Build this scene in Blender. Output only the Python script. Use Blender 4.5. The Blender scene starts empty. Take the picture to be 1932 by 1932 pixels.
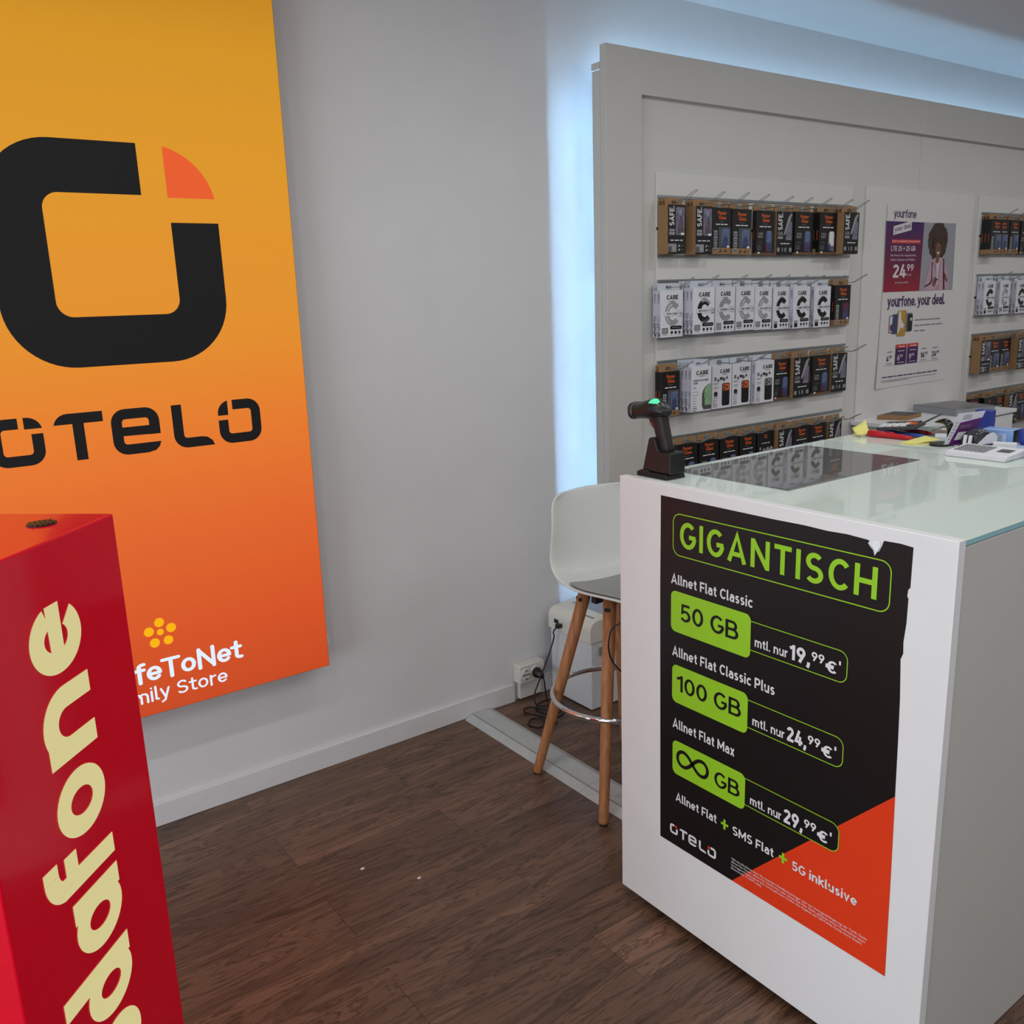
import bpy, bmesh, math, random
from mathutils import Vector, Matrix
random.seed(7)
S = bpy.context.scene
COL = S.collection
PI = math.pi

# ------------------------------------------------------------------ camera, world, lamps, exposure
cam_d = bpy.data.cameras.new('camera')
cam = bpy.data.objects.new('camera', cam_d)
COL.objects.link(cam)
cam_d.sensor_width = 36.0
cam_d.lens = 36.0 * 1690.44 / 1932
cam_d.clip_start = 0.02
_r = Vector((0.8071581, -0.5893545, -0.0340147))
_d = Vector((-0.1623160, -0.1661654, -0.9726472))
_f = Vector((0.5675820, 0.7906012, -0.2297834))
cam.matrix_world = Matrix(((_r.x, -_d.x, -_f.x, 0), (_r.y, -_d.y, -_f.y, 0), (_r.z, -_d.z, -_f.z, 1.5), (0, 0, 0, 1)))
S.camera = cam

W = bpy.data.worlds.new('world')
S.world = W
W.use_nodes = True
W.node_tree.nodes['Background'].inputs[0].default_value = (0.55, 0.62, 0.72, 1)
W.node_tree.nodes['Background'].inputs[1].default_value = 0.3

S.view_settings.view_transform = 'Standard'
S.view_settings.look = 'None'
S.view_settings.gamma = 1.0
S.view_settings.exposure = 0.0
S.view_settings.use_curve_mapping = False
S.cycles.max_bounces = 8
S.cycles.diffuse_bounces = 4
S.cycles.glossy_bounces = 4
S.cycles.sample_clamp_indirect = 6.0


def lamp(name, loc, size, power, color, rot=(0, 0, 0), size_y=None, spread=None):
    l = bpy.data.lights.new(name, 'AREA')
    l.shape = 'RECTANGLE' if size_y else 'DISK'
    l.size = size
    if size_y:
        l.size_y = size_y
    l.energy = power
    l.color = color
    if spread:
        l.spread = spread
    o = bpy.data.objects.new(name, l)
    o.location = loc
    o.rotation_euler = rot
    COL.objects.link(o)
    return o


# a row of ceiling downlights in front of the sign wall, the left shop window's daylight, and added fill lamps overhead and at the front
for k, x in enumerate((-1.5, -0.6, 0.29, 1.2, 2.1, 3.0, 3.9, 4.8, 5.7)):
    lamp('ceiling_downlight', (x, 1.33, 2.56), 0.09, 3.0, (1.0, 0.985, 0.96))
for k, x in enumerate((-1.4, 0.8, 3.0, 5.2)):
    lamp('overhead_fill_light', (x, -0.35, 2.57), 1.5, 13.5, (0.96, 0.985, 1.0), (0, 0, 0), 1.3)  # broad soft fill added overhead to light the wall evenly, not known fixtures
lamp('window_daylight', (-2.95, 0.1, 0.86), 1.5, 86.0, (0.84, 0.94, 1.0), (0, -PI / 2, 0), 3.6)
lamp('front_fill_light', (2.2, -3.0, 1.0), 6.0, 6.0, (0.98, 0.97, 1.0), (PI / 2, 0, 0), 1.8)  # added fill before the solid front wall, no window there


# ------------------------------------------------------------------ helpers
def lin(c):
    out = []
    for v in c:
        v = v / 255.0
        out.append(v / 12.92 if v <= 0.04045 else ((v + 0.055) / 1.055) ** 2.4)
    return out


MATS = {}


def mat(name, col, rough=0.5, metal=0.0, var=0.04, scale=30.0, coat=0.0, emit=0.0, spec=0.5, ior=1.45, bump=0.0, trans=0.0):
    if name in MATS:
        return MATS[name]
    m = bpy.data.materials.new(name)
    m.use_nodes = True
    nt = m.node_tree
    p = nt.nodes['Principled BSDF']
    c = lin(col)
    p.inputs['Roughness'].default_value = rough
    p.inputs['Metallic'].default_value = metal
    p.inputs['Specular IOR Level'].default_value = spec
    p.inputs['IOR'].default_value = ior
    p.inputs['Coat Weight'].default_value = coat
    p.inputs['Coat Roughness'].default_value = 0.03
    p.inputs['Transmission Weight'].default_value = trans
    tc = nt.nodes.new('ShaderNodeTexCoord')
    nz = nt.nodes.new('ShaderNodeTexNoise')
    nz.inputs['Scale'].default_value = scale
    nz.inputs['Detail'].default_value = 3
    nt.links.new(tc.outputs['Object'], nz.inputs['Vector'])
    rp = nt.nodes.new('ShaderNodeValToRGB')
    rp.color_ramp.elements[0].position = 0.3
    rp.color_ramp.elements[1].position = 0.7
    rp.color_ramp.elements[0].color = [v * (1 - var) for v in c] + [1]
    rp.color_ramp.elements[1].color = [min(1, v * (1 + var)) for v in c] + [1]
    nt.links.new(nz.outputs['Fac'], rp.inputs['Fac'])
    nt.links.new(rp.outputs['Color'], p.inputs['Base Color'])
    if emit:
        p.inputs['Emission Color'].default_value = c + [1]
        p.inputs['Emission Strength'].default_value = emit
    if bump:
        b = nt.nodes.new('ShaderNodeBump')
        b.inputs['Strength'].default_value = bump
        b.inputs['Distance'].default_value = 0.002
        nt.links.new(nz.outputs['Fac'], b.inputs['Height'])
        nt.links.new(b.outputs['Normal'], p.inputs['Normal'])
    MATS[name] = m
    return m


def world_origin(o):
    return Vector(o['_o'])


ORG = {}


def link(name, mesh, mats, parent=None, origin=None):
    """mesh is in world coordinates; it becomes ONE object whose origin is `origin` (or its parent's)."""
    if isinstance(mesh, bmesh.types.BMesh):
        me = bpy.data.meshes.new(name)
        mesh.to_mesh(me)
        mesh.free()
    else:
        me = mesh
    if not isinstance(mats, (list, tuple)):
        mats = [mats]
    for m in mats:
        me.materials.append(m)
    o = bpy.data.objects.new(name, me)
    COL.objects.link(o)
    if origin is None:
        if parent is not None:
            origin = ORG[parent.name]
        else:
            xs = [v.co for v in me.vertices]
            lo = [min(v[i] for v in xs) for i in range(3)]
            hi = [max(v[i] for v in xs) for i in range(3)]
            origin = Vector(((lo[0] + hi[0]) / 2, (lo[1] + hi[1]) / 2, lo[2]))
    origin = Vector(origin)
    me.transform(Matrix.Translation(-origin))
    ORG[o.name] = origin
    if parent is not None:
        o.parent = parent
        o.location = origin - ORG[parent.name]
    else:
        o.location = origin
    return o


def empty(name, loc):
    o = bpy.data.objects.new(name, None)
    o.empty_display_size = 0.05
    o.location = loc
    COL.objects.link(o)
    ORG[o.name] = Vector(loc)
    return o


def tag(o, label=None, cat=None, group=None, kind=None):
    if label:
        o['label'] = label
    if cat:
        o['category'] = cat
    if group:
        o['group'] = group
    if kind:
        o['kind'] = kind
    return o


def structure(o):
    o['kind'] = 'structure'
    return o


def NB():
    return bmesh.new()


def box(bm, x0, x1, y0, y1, z0, z1, mi=0, bev=0.0, seg=2):
    r = bmesh.ops.create_cube(bm, size=1.0)
    vs = r['verts']
    for v in vs:
        v.co = Vector((x0 + (v.co.x + 0.5) * (x1 - x0), y0 + (v.co.y + 0.5) * (y1 - y0), z0 + (v.co.z + 0.5) * (z1 - z0)))
    fs = list({f for v in vs for f in v.link_faces})
    for f in fs:
        f.material_index = mi
    if bev > 0:
        es = list({e for v in vs for e in v.link_edges})
        g = bmesh.ops.bevel(bm, geom=es, offset=bev, segments=seg, profile=0.5, affect='EDGES')
        for f in g['faces']:
            f.material_index = mi
            f.smooth = True
    return vs


def boxm(*a, **k):
    bm = NB()
    box(bm, *a, **k)
    return bm


def frames_along(pts):
    n = len(pts)
    T = []
    for i in range(n):
        a = pts[max(0, i - 1)]
        b = pts[min(n - 1, i + 1)]
        T.append((b - a).normalized())
    up = Vector((0, 0, 1)) if abs(T[0].z) < 0.9 else Vector((1, 0, 0))
    U = (up - T[0] * up.dot(T[0])).normalized()
    out = []
    for t in T:
        U = (U - t * U.dot(t)).normalized()
        out.append((t, U, t.cross(U)))
    return out


def tube(bm, pts, rad, seg=8, closed=False, mi=0, caps=True):
    pts = [Vector(p) for p in pts]
    if closed:
        pts = pts + [pts[0]]
    rads = rad if isinstance(rad, (list, tuple)) else [rad] * len(pts)
    fr = frames_along(pts)
    if closed:
        t = (pts[1] - pts[-2]).normalized()
        u = (fr[0][1] - t * fr[0][1].dot(t)).normalized()
        fr[0] = fr[-1] = (t, u, t.cross(u))
    rings = []
    for p, r, (t, u, w) in zip(pts, rads, fr):
        rings.append([bm.verts.new(p + (u * math.cos(a) + w * math.sin(a)) * r) for a in [2 * PI * k / seg for k in range(seg)]])
    for a, b in zip(rings[:-1], rings[1:]):
        for k in range(seg):
            f = bm.faces.new((a[k], a[(k + 1) % seg], b[(k + 1) % seg], b[k]))
            f.smooth = True
            f.material_index = mi
    if caps and not closed:
        for rg in (rings[0][::-1], rings[-1]):
            f = bm.faces.new(rg)
            f.material_index = mi
    if closed:
        bmesh.ops.remove_doubles(bm, verts=rings[0] + rings[-1], dist=1e-6)


def smooth_path(pts, n=8):
    pts = [Vector(p) for p in pts]
    out = []
    for i in range(len(pts) - 1):
        p0 = pts[max(0, i - 1)]
        p1, p2 = pts[i], pts[i + 1]
        p3 = pts[min(len(pts) - 1, i + 2)]
        for k in range(n):
            t = k / n
            out.append(0.5 * ((2 * p1) + (p2 - p0) * t + (2 * p0 - 5 * p1 + 4 * p2 - p3) * t * t + (3 * p1 - p0 - 3 * p2 + p3) * t ** 3))
    out.append(pts[-1])
    return out


def loft(bm, sections, mi=0, caps=True, smooth=True):
    """sections: list of equal-length vertex rings (world Vectors)."""
    rings = [[bm.verts.new(p) for p in s] for s in sections]
    n = len(rings[0])
    for a, b in zip(rings[:-1], rings[1:]):
        for k in range(n):
            f = bm.faces.new((a[k], a[(k + 1) % n], b[(k + 1) % n], b[k]))
            f.smooth = smooth
            f.material_index = mi
    if caps:
        for rg in (rings[0][::-1], rings[-1]):
            f = bm.faces.new(rg)
            f.material_index = mi
    bmesh.ops.recalc_face_normals(bm, faces=bm.faces[:])


def superring(c, a, b, ax, by, p=2.6, n=20):
    out = []
    for k in range(n):
        t = 2 * PI * k / n
        ct, st = math.cos(t), math.sin(t)
        out.append(Vector(c) + Vector(a) * (ax * math.copysign(abs(ct) ** (2 / p), ct)) + Vector(b) * (by * math.copysign(abs(st) ** (2 / p), st)))
    return out


def prism(bm, poly, d, mi=0):
    """poly: list of world Vectors (planar), extruded along vector d."""
    a = [bm.verts.new(p) for p in poly]
    b = [bm.verts.new(Vector(p) + Vector(d)) for p in poly]
    n = len(a)
    fs = [bm.faces.new(a[::-1]), bm.faces.new(b)]
    for k in range(n):
        fs.append(bm.faces.new((a[k], a[(k + 1) % n], b[(k + 1) % n], b[k])))
    for f in fs:
        f.material_index = mi
    bmesh.ops.recalc_face_normals(bm, faces=fs)


# ---- lettering from the built-in font
TXT = {}


def text_geo(s, bold=0.0):
    key = (s, bold)
    if key in TXT:
        return TXT[key]
    cu = bpy.data.curves.new('lettering', 'FONT')
    cu.body = s
    cu.size = 1.0
    cu.offset = bold
    cu.resolution_u = 3
    cu.fill_mode = 'FRONT'
    o = bpy.data.objects.new('lettering', cu)
    COL.objects.link(o)
    dg = bpy.context.evaluated_depsgraph_get()
    dg.update()
    me = bpy.data.meshes.new_from_object(o.evaluated_get(dg))
    vs = [(v.co.x, v.co.y) for v in me.vertices]
    fs = [tuple(p.vertices) for p in me.polygons]
    bpy.data.objects.remove(o)
    bpy.data.curves.remove(cu)
    bpy.data.meshes.remove(me)
    TXT[key] = (vs, fs)
    return TXT[key]


class Art:
    """flat printing on a plane: origin o, right u, up v, towards the viewer n; every layer sits a hair above the last"""
    STEP = 0.00035

    def __init__(self, o, u, v, base=0.0004):
        self.o, self.u, self.v = Vector(o), Vector(u), Vector(v)
        self.n = self.u.cross(self.v).normalized()
        self.bm = NB()
        self.mats = []
        self.base = base
        self.k = 0
        self.hold = False

    def mi(self, m):
        if m not in self.mats:
            self.mats.append(m)
        return self.mats.index(m)

    def P(self, a, b, layer):
        return self.o + self.u * a + self.v * b + self.n * (self.base + layer * self.STEP)

    def face(self, pts, m, layer):
        if not self.hold:
            self.k = (self.k + 1) % 9
        layer = layer + 0.085 * self.k
        f = self.bm.faces.new([self.bm.verts.new(self.P(a, b, layer)) for a, b in pts])
        f.normal_update()
        if f.normal.dot(self.n) < 0:
            f.normal_flip()
        f.material_index = self.mi(m)
        return f

    poly = face

    def rect(self, a0, a1, b0, b1, m, layer):
        self.face([(a0, b0), (a1, b0), (a1, b1), (a0, b1)], m, layer)

    def rrect(self, a0, a1, b0, b1, r, m, layer):
        self.face(rr_pts(a0, a1, b0, b1, r), m, layer)

    def strip(self, A, B, m, layer, closed=False):
        n = len(A)
        self.k = (self.k + 1) % 9
        self.hold = True
        for k in range(n if closed else n - 1):
            j = (k + 1) % n
            self.face([A[k], A[j], B[j], B[k]], m, layer)
        self.hold = False

    def outline(self, a0, a1, b0, b1, r, t, m, layer):
        self.strip(rr_pts(a0, a1, b0, b1, r), rr_pts(a0 + t, a1 - t, b0 + t, b1 - t, max(r - t, 0.0005)), m, layer, True)

    def bars(self, a0, a1, b0, b1, m, layer, n=4):
        rr_ = random.Random(int(a0 * 1000) + int(b0 * 777))
        b1 = b0 + 0.55 * (b1 - b0)
        ws = [0.6 + rr_.random() for _ in range(n)]
        unit = (a1 - a0) / (sum(ws) + 0.25 * (n - 1))
        x = a0
        for w_ in ws:
            self.rect(x, x + w_ * unit, b0, b1, m, layer)
            x += (w_ + 0.25) * unit

    def disc(self, a, b, ra, rb, m, layer, n=20):
        self.face([(a + ra * math.cos(2 * PI * k / n), b + rb * math.sin(2 * PI * k / n)) for k in range(n)], m, layer)

    def arc(self, a, b, ra, rb, t, d0, d1, m, layer, n=20):
        A, B = [], []
        for k in range(n + 1):
            q = math.radians(d0 + (d1 - d0) * k / n)
            A.append((a + ra * math.cos(q), b + rb * math.sin(q)))
            B.append((a + (ra - t) * math.cos(q), b + (rb - t) * math.sin(q)))
        self.strip(A, B, m, layer)

    def text(self, s, a0, a1, b0, b1, m, layer, bold=0.0, rot=0, shear=0.0, keep=None, tilt=0.0):
        vs, fs = text_geo(s, bold)
        if not vs:
            return
        pts = vs
        if rot == 90:
            pts = [(-y, x) for x, y in pts]
        x0, x1 = min(p[0] for p in pts), max(p[0] for p in pts)
        y0, y1 = min(p[1] for p in pts), max(p[1] for p in pts)
        sx = (a1 - a0) / (x1 - x0)
        sy = (b1 - b0) / (y1 - y0)
        if keep == 'h':      # width follows the height
            sx = sy
        if keep == 'w':
            sy = sx
        i = self.mi(m)
        q = []
        for x, y in pts:
            a = a0 + (x - x0) * sx
            b = b0 + (y - y0) * sy + tilt * (a - a0)
            a += shear * (b - b0)
            q.append(self.bm.verts.new(self.P(a, b, layer)))
        for f in fs:
            g = self.bm.faces.new([q[k] for k in f])
            g.normal_update()
            if g.normal.dot(self.n) < 0:
                g.normal_flip()
            g.material_index = i

    def done(self, name, parent=None, origin=None):
        return link(name, self.bm, self.mats, parent, origin)


# ---- a plain monoline sans drawn with strokes (cap height 1), for the signs' and posters' lettering
def _e(cx, cy, rx, ry, d0, d1, n=None):
    n = n or max(4, int(abs(d1 - d0) / 12))
    return [(cx + rx * math.cos(math.radians(d0 + (d1 - d0) * k / n)), cy + ry * math.sin(math.radians(d0 + (d1 - d0) * k / n))) for k in range(n + 1)]


ROUND = [False]


def glyph(c, w):
    """advance width and centre-line strokes of one letter for stroke width w"""
    h = w / 2
    X = 0.74
    r = (X - w) / 2          # lower-case bowl radius (vertical)
    q = 0.30 - h             # lower-case bowl radius (horizontal)
    m = X / 2
    T, B, xt = 1 - h, h, X - h
    if c == ' ':
        return 0.28, []
    if c == 'A':
        return 0.78, [[(h * 0.9, 0), (0.39, 1 - h * 0.4), (0.78 - h * 0.9, 0)], [(0.18, 0.29), (0.60, 0.29)]]
    if c == 'B':
        k = (1 - 2 * w + w) / 4
        return 0.68, [[(h, 0), (h, 1)], [(h, T), (0.37, T)] + _e(0.37, 0.75 - h / 2 + 0.01, 0.24 - h, (0.5 - h) / 2 - 0.01, 90, -90) + [(h, 0.52)],
                      [(h, 0.52), (0.39, 0.52)] + _e(0.39, (0.52 + B) / 2, 0.29 - h, (0.52 - B) / 2, 90, -90) + [(h, B)]]
    if c == 'C':
        return 0.68, [_e(0.38, 0.5, 0.38 - h, 0.5 - h, 42, 318)]
    if c == 'E':
        return 0.58, [[(h, 0), (h, 1)], [(h, T), (0.58, T)], [(h, 0.5), (0.53, 0.5)], [(h, B), (0.58, B)]]
    if c == 'F':
        return 0.56, [[(h, 0), (h, 1)], [(h, T), (0.56, T)], [(h, 0.48), (0.51, 0.48)]]
    if c == 'G':
        return 0.72, [_e(0.38, 0.5, 0.38 - h, 0.5 - h, 45, 345) + [(0.72 - h, 0.46)], [(0.42, 0.46), (0.72, 0.46)]]
    if c == 'H':
        return 0.72, [[(h, 0), (h, 1)], [(0.72 - h, 0), (0.72 - h, 1)], [(h, 0.5), (0.72 - h, 0.5)]]
    if c == 'I':
        return w, [[(h, 0), (h, 1)]]
    if c == 'L':
        return 0.54, [[(h, 1), (h, 0)], [(h, B), (0.54, B)]]
    if c == 'M':
        return 0.88, [[(h, 0), (h, 1)], [(0.88 - h, 0), (0.88 - h, 1)], [(h, 1 - h), (0.44, 0.28), (0.88 - h, 1 - h)]]
    if c == 'N':
        return 0.74, [[(h, 0), (h, 1)], [(0.74 - h, 0), (0.74 - h, 1)], [(h, 1 - h * 0.6), (0.74 - h, h * 0.6)]]
    if c == 'P':
        return 0.64, [[(h, 0), (h, 1)], [(h, T), (0.36, T)] + _e(0.36, (T + 0.42) / 2, 0.28 - h, (T - 0.42) / 2, 90, -90) + [(h, 0.42)]]
    if c == 'R':
        return 0.66, [[(h, 0), (h, 1)], [(h, T), (0.36, T)] + _e(0.36, (T + 0.44) / 2, 0.28 - h, (T - 0.44) / 2, 90, -90) + [(h, 0.44)], [(0.34, 0.44), (0.62, 0)]]
    if c == 'S':
        ry = (T - 0.5) / 2
        return 0.64, [_e(0.32, T - ry, 0.30 - h, ry, 35, 270) + _e(0.32, B + ry, 0.32 - h, ry, 90, -145)[1:]]
    if c == 'T':
        return 0.64, [[(0, T), (0.64, T)], [(0.32, 0), (0.32, T)]]
    if c == '0':
        return 0.62, [_e(0.31, 0.5, 0.31 - h, 0.5 - h, 0, 360, 32)]
    if c == '1':
        return 0.36, [[(0.36 - h, 0), (0.36 - h, 1)], [(0.0, 0.74), (0.36 - h, 1 - h * 1.2)]]
    if c == '2':
        return 0.60, [_e(0.30, 0.70, 0.30 - h, 0.30 - h, 168, -28) + [(h * 1.1, B)], [(h * 0.4, B), (0.60, B)]]
    if c == '4':
        return 0.66, [[(0.44, 0), (0.44, 0.62)], [(0.66, 0.24), (h, 0.24), (0.36, 1)]]
    if c == '5':
        return 0.60, [[(0.54, T), (0.10 + h * 0.6, T), (0.07 + h * 0.6, 0.50)] + _e(0.29, 0.33, 0.31 - h, 0.33 - h, 130, -150)]
    if c == '6':
        return 0.62, [_e(0.31, 0.33, 0.31 - h, 0.33 - h, 0, 360, 28), [(h * 1.2, 0.40), (0.40, 1)]]
    if c == '9':
        return 0.62, [_e(0.31, 0.67, 0.31 - h, 0.33 - h, 0, 360, 28), [(0.62 - h * 1.2, 0.60), (0.22, 0)]]
    if c == 'a':
        return 0.54, [_e(0.27, xt - 0.20, 0.27 - h, 0.20, 150, 0) + [(0.54 - h, 0)], [(0.54 - h, 0.44), (0.27, 0.44)] + _e(0.25, (0.44 + B) / 2, 0.25 - h, (0.44 - B) / 2, 90, 270) + [(0.40, B), (0.54 - h, 0.16)]]
    if c == 'c':
        return 0.50, [_e(0.30, m, q, r, 45, 315)]
    if c == 'd':
        return 0.60, [_e(0.30, m, q, r, 0, 360, 24), [(0.60 - h, 0), (0.60 - h, 1.02)]]
    if c == 'e':
        return 0.58, [[(h * 1.2, m - 0.01), (0.60 - h, m - 0.01)], _e(0.30, m, q, r, 0, 318)]
    if c == 'f':
        return 0.38, [[(0.10 + h, 0), (0.10 + h, 0.80)] + _e(0.10 + h + 0.17, 0.82, 0.17, 1.02 - h - 0.82, 180, 90) + [(0.38, 1.02 - h)], [(0, X - h), (0.36, X - h)]]
    if c == 'i':
        return w, [[(h, 0), (h, X)], [(h, 0.97), (h, 0.975)] if ROUND[0] else [(h, 0.86), (h, 0.86 + w)]]
    if c == 'k':
        return 0.56, [[(h, 0), (h, 1.02)], [(h, 0.30), (0.50, X)], [(0.20, 0.42), (0.54, 0)]]
    if c == 'l':
        return w + 0.06, [[(h, 1.02), (h, 0.10)] + [(h + 0.03, B + 0.01), (w + 0.06, B)]]
    if c == 'm':
        return 0.86, [[(h, 0), (h, X)], _e(0.255, xt - 0.21, 0.255 - h, 0.21, 170, 0) + [(0.51 - h, 0)], _e(0.615 - h / 2, xt - 0.21, 0.245 - h / 2, 0.21, 170, 0) + [(0.86 - h, 0)]]
    if c == 'n':
        return 0.56, [[(h, 0), (h, X)], _e(0.28, xt - 0.22, 0.28 - h, 0.22, 170, 0) + [(0.56 - h, 0)]]
    if c == 'o':
        return 0.60, [_e(0.30, m, q, r, 0, 360, 28)]
    if c == 'r':
        return 0.36, [[(h, 0), (h, X)], _e(0.30, xt - 0.24, 0.30 - h, 0.24, 175, 80)]
    if c == 's':
        ry = (xt - m) / 2
        return 0.48, [_e(0.24, xt - ry, 0.22 - h, ry, 30, 270) + _e(0.24, B + ry, 0.24 - h, ry, 90, -145)[1:]]
    if c == 't':
        return 0.38, [[(0.10 + h, 0.92), (0.10 + h, 0.20)] + _e(0.10 + h + 0.14, 0.20, 0.14, 0.20 - h, 180, 270) + [(0.38, B)], [(0, X - h), (0.36, X - h)]]
    if c == 'u':
        return 0.56, [[(0.56 - h, 0), (0.56 - h, X)], [(h, X), (h, B + 0.20)] + _e(0.28, B + 0.22, 0.28 - h, 0.22, 180, 360)]
    if c == 'v':
        return 0.56, [[(h * 0.9, X), (0.28, h * 0.4), (0.56 - h * 0.9, X)]]
    if c == 'x':
        return 0.54, [[(h, X), (0.54 - h, 0)], [(h, 0), (0.54 - h, X)]]
    if c == 'y':
        return 0.56, [[(h * 0.9, X), (0.29, 0.06)], [(0.56 - h * 0.9, X), (0.24, -0.14), (0.08, -0.24)]]
    if c == '.':
        return w, [[(h, 0), (h, w)]]
    if c == ',':
        return w * 1.1, [[(h * 1.3, w), (h * 1.2, 0.02), (h * 0.5, -0.16)]]
    if c == '+':
        return 0.50, [[(0, 0.5), (0.50, 0.5)], [(0.25, 0.25), (0.25, 0.75)]]
    if c == '€':
        return 0.72, [_e(0.44, 0.5, 0.34 - h, 0.5 - h, 45, 315), [(0, 0.58), (0.52, 0.58)], [(0, 0.42), (0.50, 0.42)]]
    return 0.3, []


def stroke_sides(pts, w):
    n = len(pts)
    closed = n > 8 and math.hypot(pts[0][0] - pts[-1][0], pts[0][1] - pts[-1][1]) < 1e-6
    A, Bq = [], []
    for i in range(n):
        if closed and i in (0, n - 1):
            p, c, q = pts[-2], pts[0], pts[1]
        else:
            p, c, q = pts[max(0, i - 1)], pts[i], pts[min(n - 1, i + 1)]
        d1 = Vector((c[0] - p[0], c[1] - p[1]))
        d2 = Vector((q[0] - c[0], q[1] - c[1]))
        if d1.length < 1e-9:
            d1 = d2.copy()
        if d2.length < 1e-9:
            d2 = d1.copy()
        d1.normalize()
        d2.normalize()
        t = d1 + d2
        if t.length < 1e-6:
            t = d1.copy()
        t.normalize()
        nn = Vector((-t.y, t.x))
        k = w / 2 / max(0.5, nn.dot(Vector((-d1.y, d1.x))))
        A.append((c[0] + nn.x * k, c[1] + nn.y * k))
        Bq.append((c[0] - nn.x * k, c[1] - nn.y * k))
    return A, Bq


def din(art, s, a0, a1, b0, b1, m, layer, w=0.15, gap=0.10, rot=0, tilt=0.0, shear=0.0, rnd=False):
    """stroke lettering: left/right ends a0..a1, baseline b0 and cap height b1 (along the reading direction when rot is 90)"""
    x, runs = 0.0, []
    ROUND[0] = rnd
    for c in s:
        adv, st = glyph(c, w)
        for pl in st:
            runs.append([(x + p[0], p[1]) for p in pl])
        x += adv + (gap if c != ' ' else 0.02)
    x -= gap
    L, Hh_ = (a1 - a0, b1 - b0) if rot == 0 else (b1 - b0, a1 - a0)
    sx, sy_ = L / x, Hh_

    def tr(p):
        px, py = p[0] * sx, p[1] * sy_
        if rot == 90:
            return (a1 - py, b0 + px)
        px += shear * py
        return (a0 + px, b0 + py + tilt * px)
    for pl in runs:
        A, Bq = stroke_sides(pl, w)
        art.strip([tr(p) for p in A], [tr(p) for p in Bq], m, layer)
        if rnd:
            for p in (pl[0], pl[-1]):
                art.face([tr((p[0] + w / 2 * math.cos(t * PI / 6), p[1] + w / 2 * math.sin(t * PI / 6))) for t in range(12)], m, layer)


def rr_pts(a0, a1, b0, b1, r, n=6):
    out = []
    for ca, cb, s in ((a1 - r, b1 - r, 0), (a0 + r, b1 - r, 90), (a0 + r, b0 + r, 180), (a1 - r, b0 + r, 270)):
        for k in range(n + 1):
            q = math.radians(s + 90 * k / n)
            out.append((ca + r * math.cos(q), cb + r * math.sin(q)))
    return out


def gap_o(art, x0, x1, z0, z1, s, R, r, gx, gz, wx, wz, m, mw, layer, mirror=False, n=8):
    """squared letter o with one corner cut free: an open rounded ring and a separate corner wedge (corner top right, or left when mirrored)"""
    cx = (x0 + x1) / 2

    def mm(p):
        return (2 * cx - p[0], p[1]) if mirror else p

    def arc(ca, cb, rad, d0, d1):
        return [(ca + rad * math.cos(math.radians(d0 + (d1 - d0) * k / n)), cb + rad * math.sin(math.radians(d0 + (d1 - d0) * k / n))) for k in range(n + 1)]
    A = [(x1 - gx, z1)] + arc(x0 + R, z1 - R, R, 90, 180) + arc(x0 + R, z0 + R, R, 180, 270) + arc(x1 - R, z0 + R, R, 270, 360) + [(x1, z1 - gz)]
    B = [(x1 - gx, z1 - s)] + arc(x0 + s + r, z1 - s - r, r, 90, 180) + arc(x0 + s + r, z0 + s + r, r, 180, 270) + arc(x1 - s - r, z0 + s + r, r, 270, 360) + [(x1 - s, z1 - gz)]
    art.strip([mm(p) for p in A], [mm(p) for p in B], m, layer)
    ca, cb = x1 - R, z1 - R
    px, pz = x1 - wx, z1 - wz
    t0 = math.degrees(math.asin(max(-1, min(1, (pz - cb) / R))))
    t1 = math.degrees(math.acos(max(-1, min(1, (px - ca) / R))))
    W_ = [(px, pz)] + [(ca + R * math.cos(math.radians(t0 + (t1 - t0) * k / n)), cb + R * math.sin(math.radians(t0 + (t1 - t0) * k / n))) for k in range(n + 1)]
    art.face([mm(p) for p in W_], mw, layer)


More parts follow.
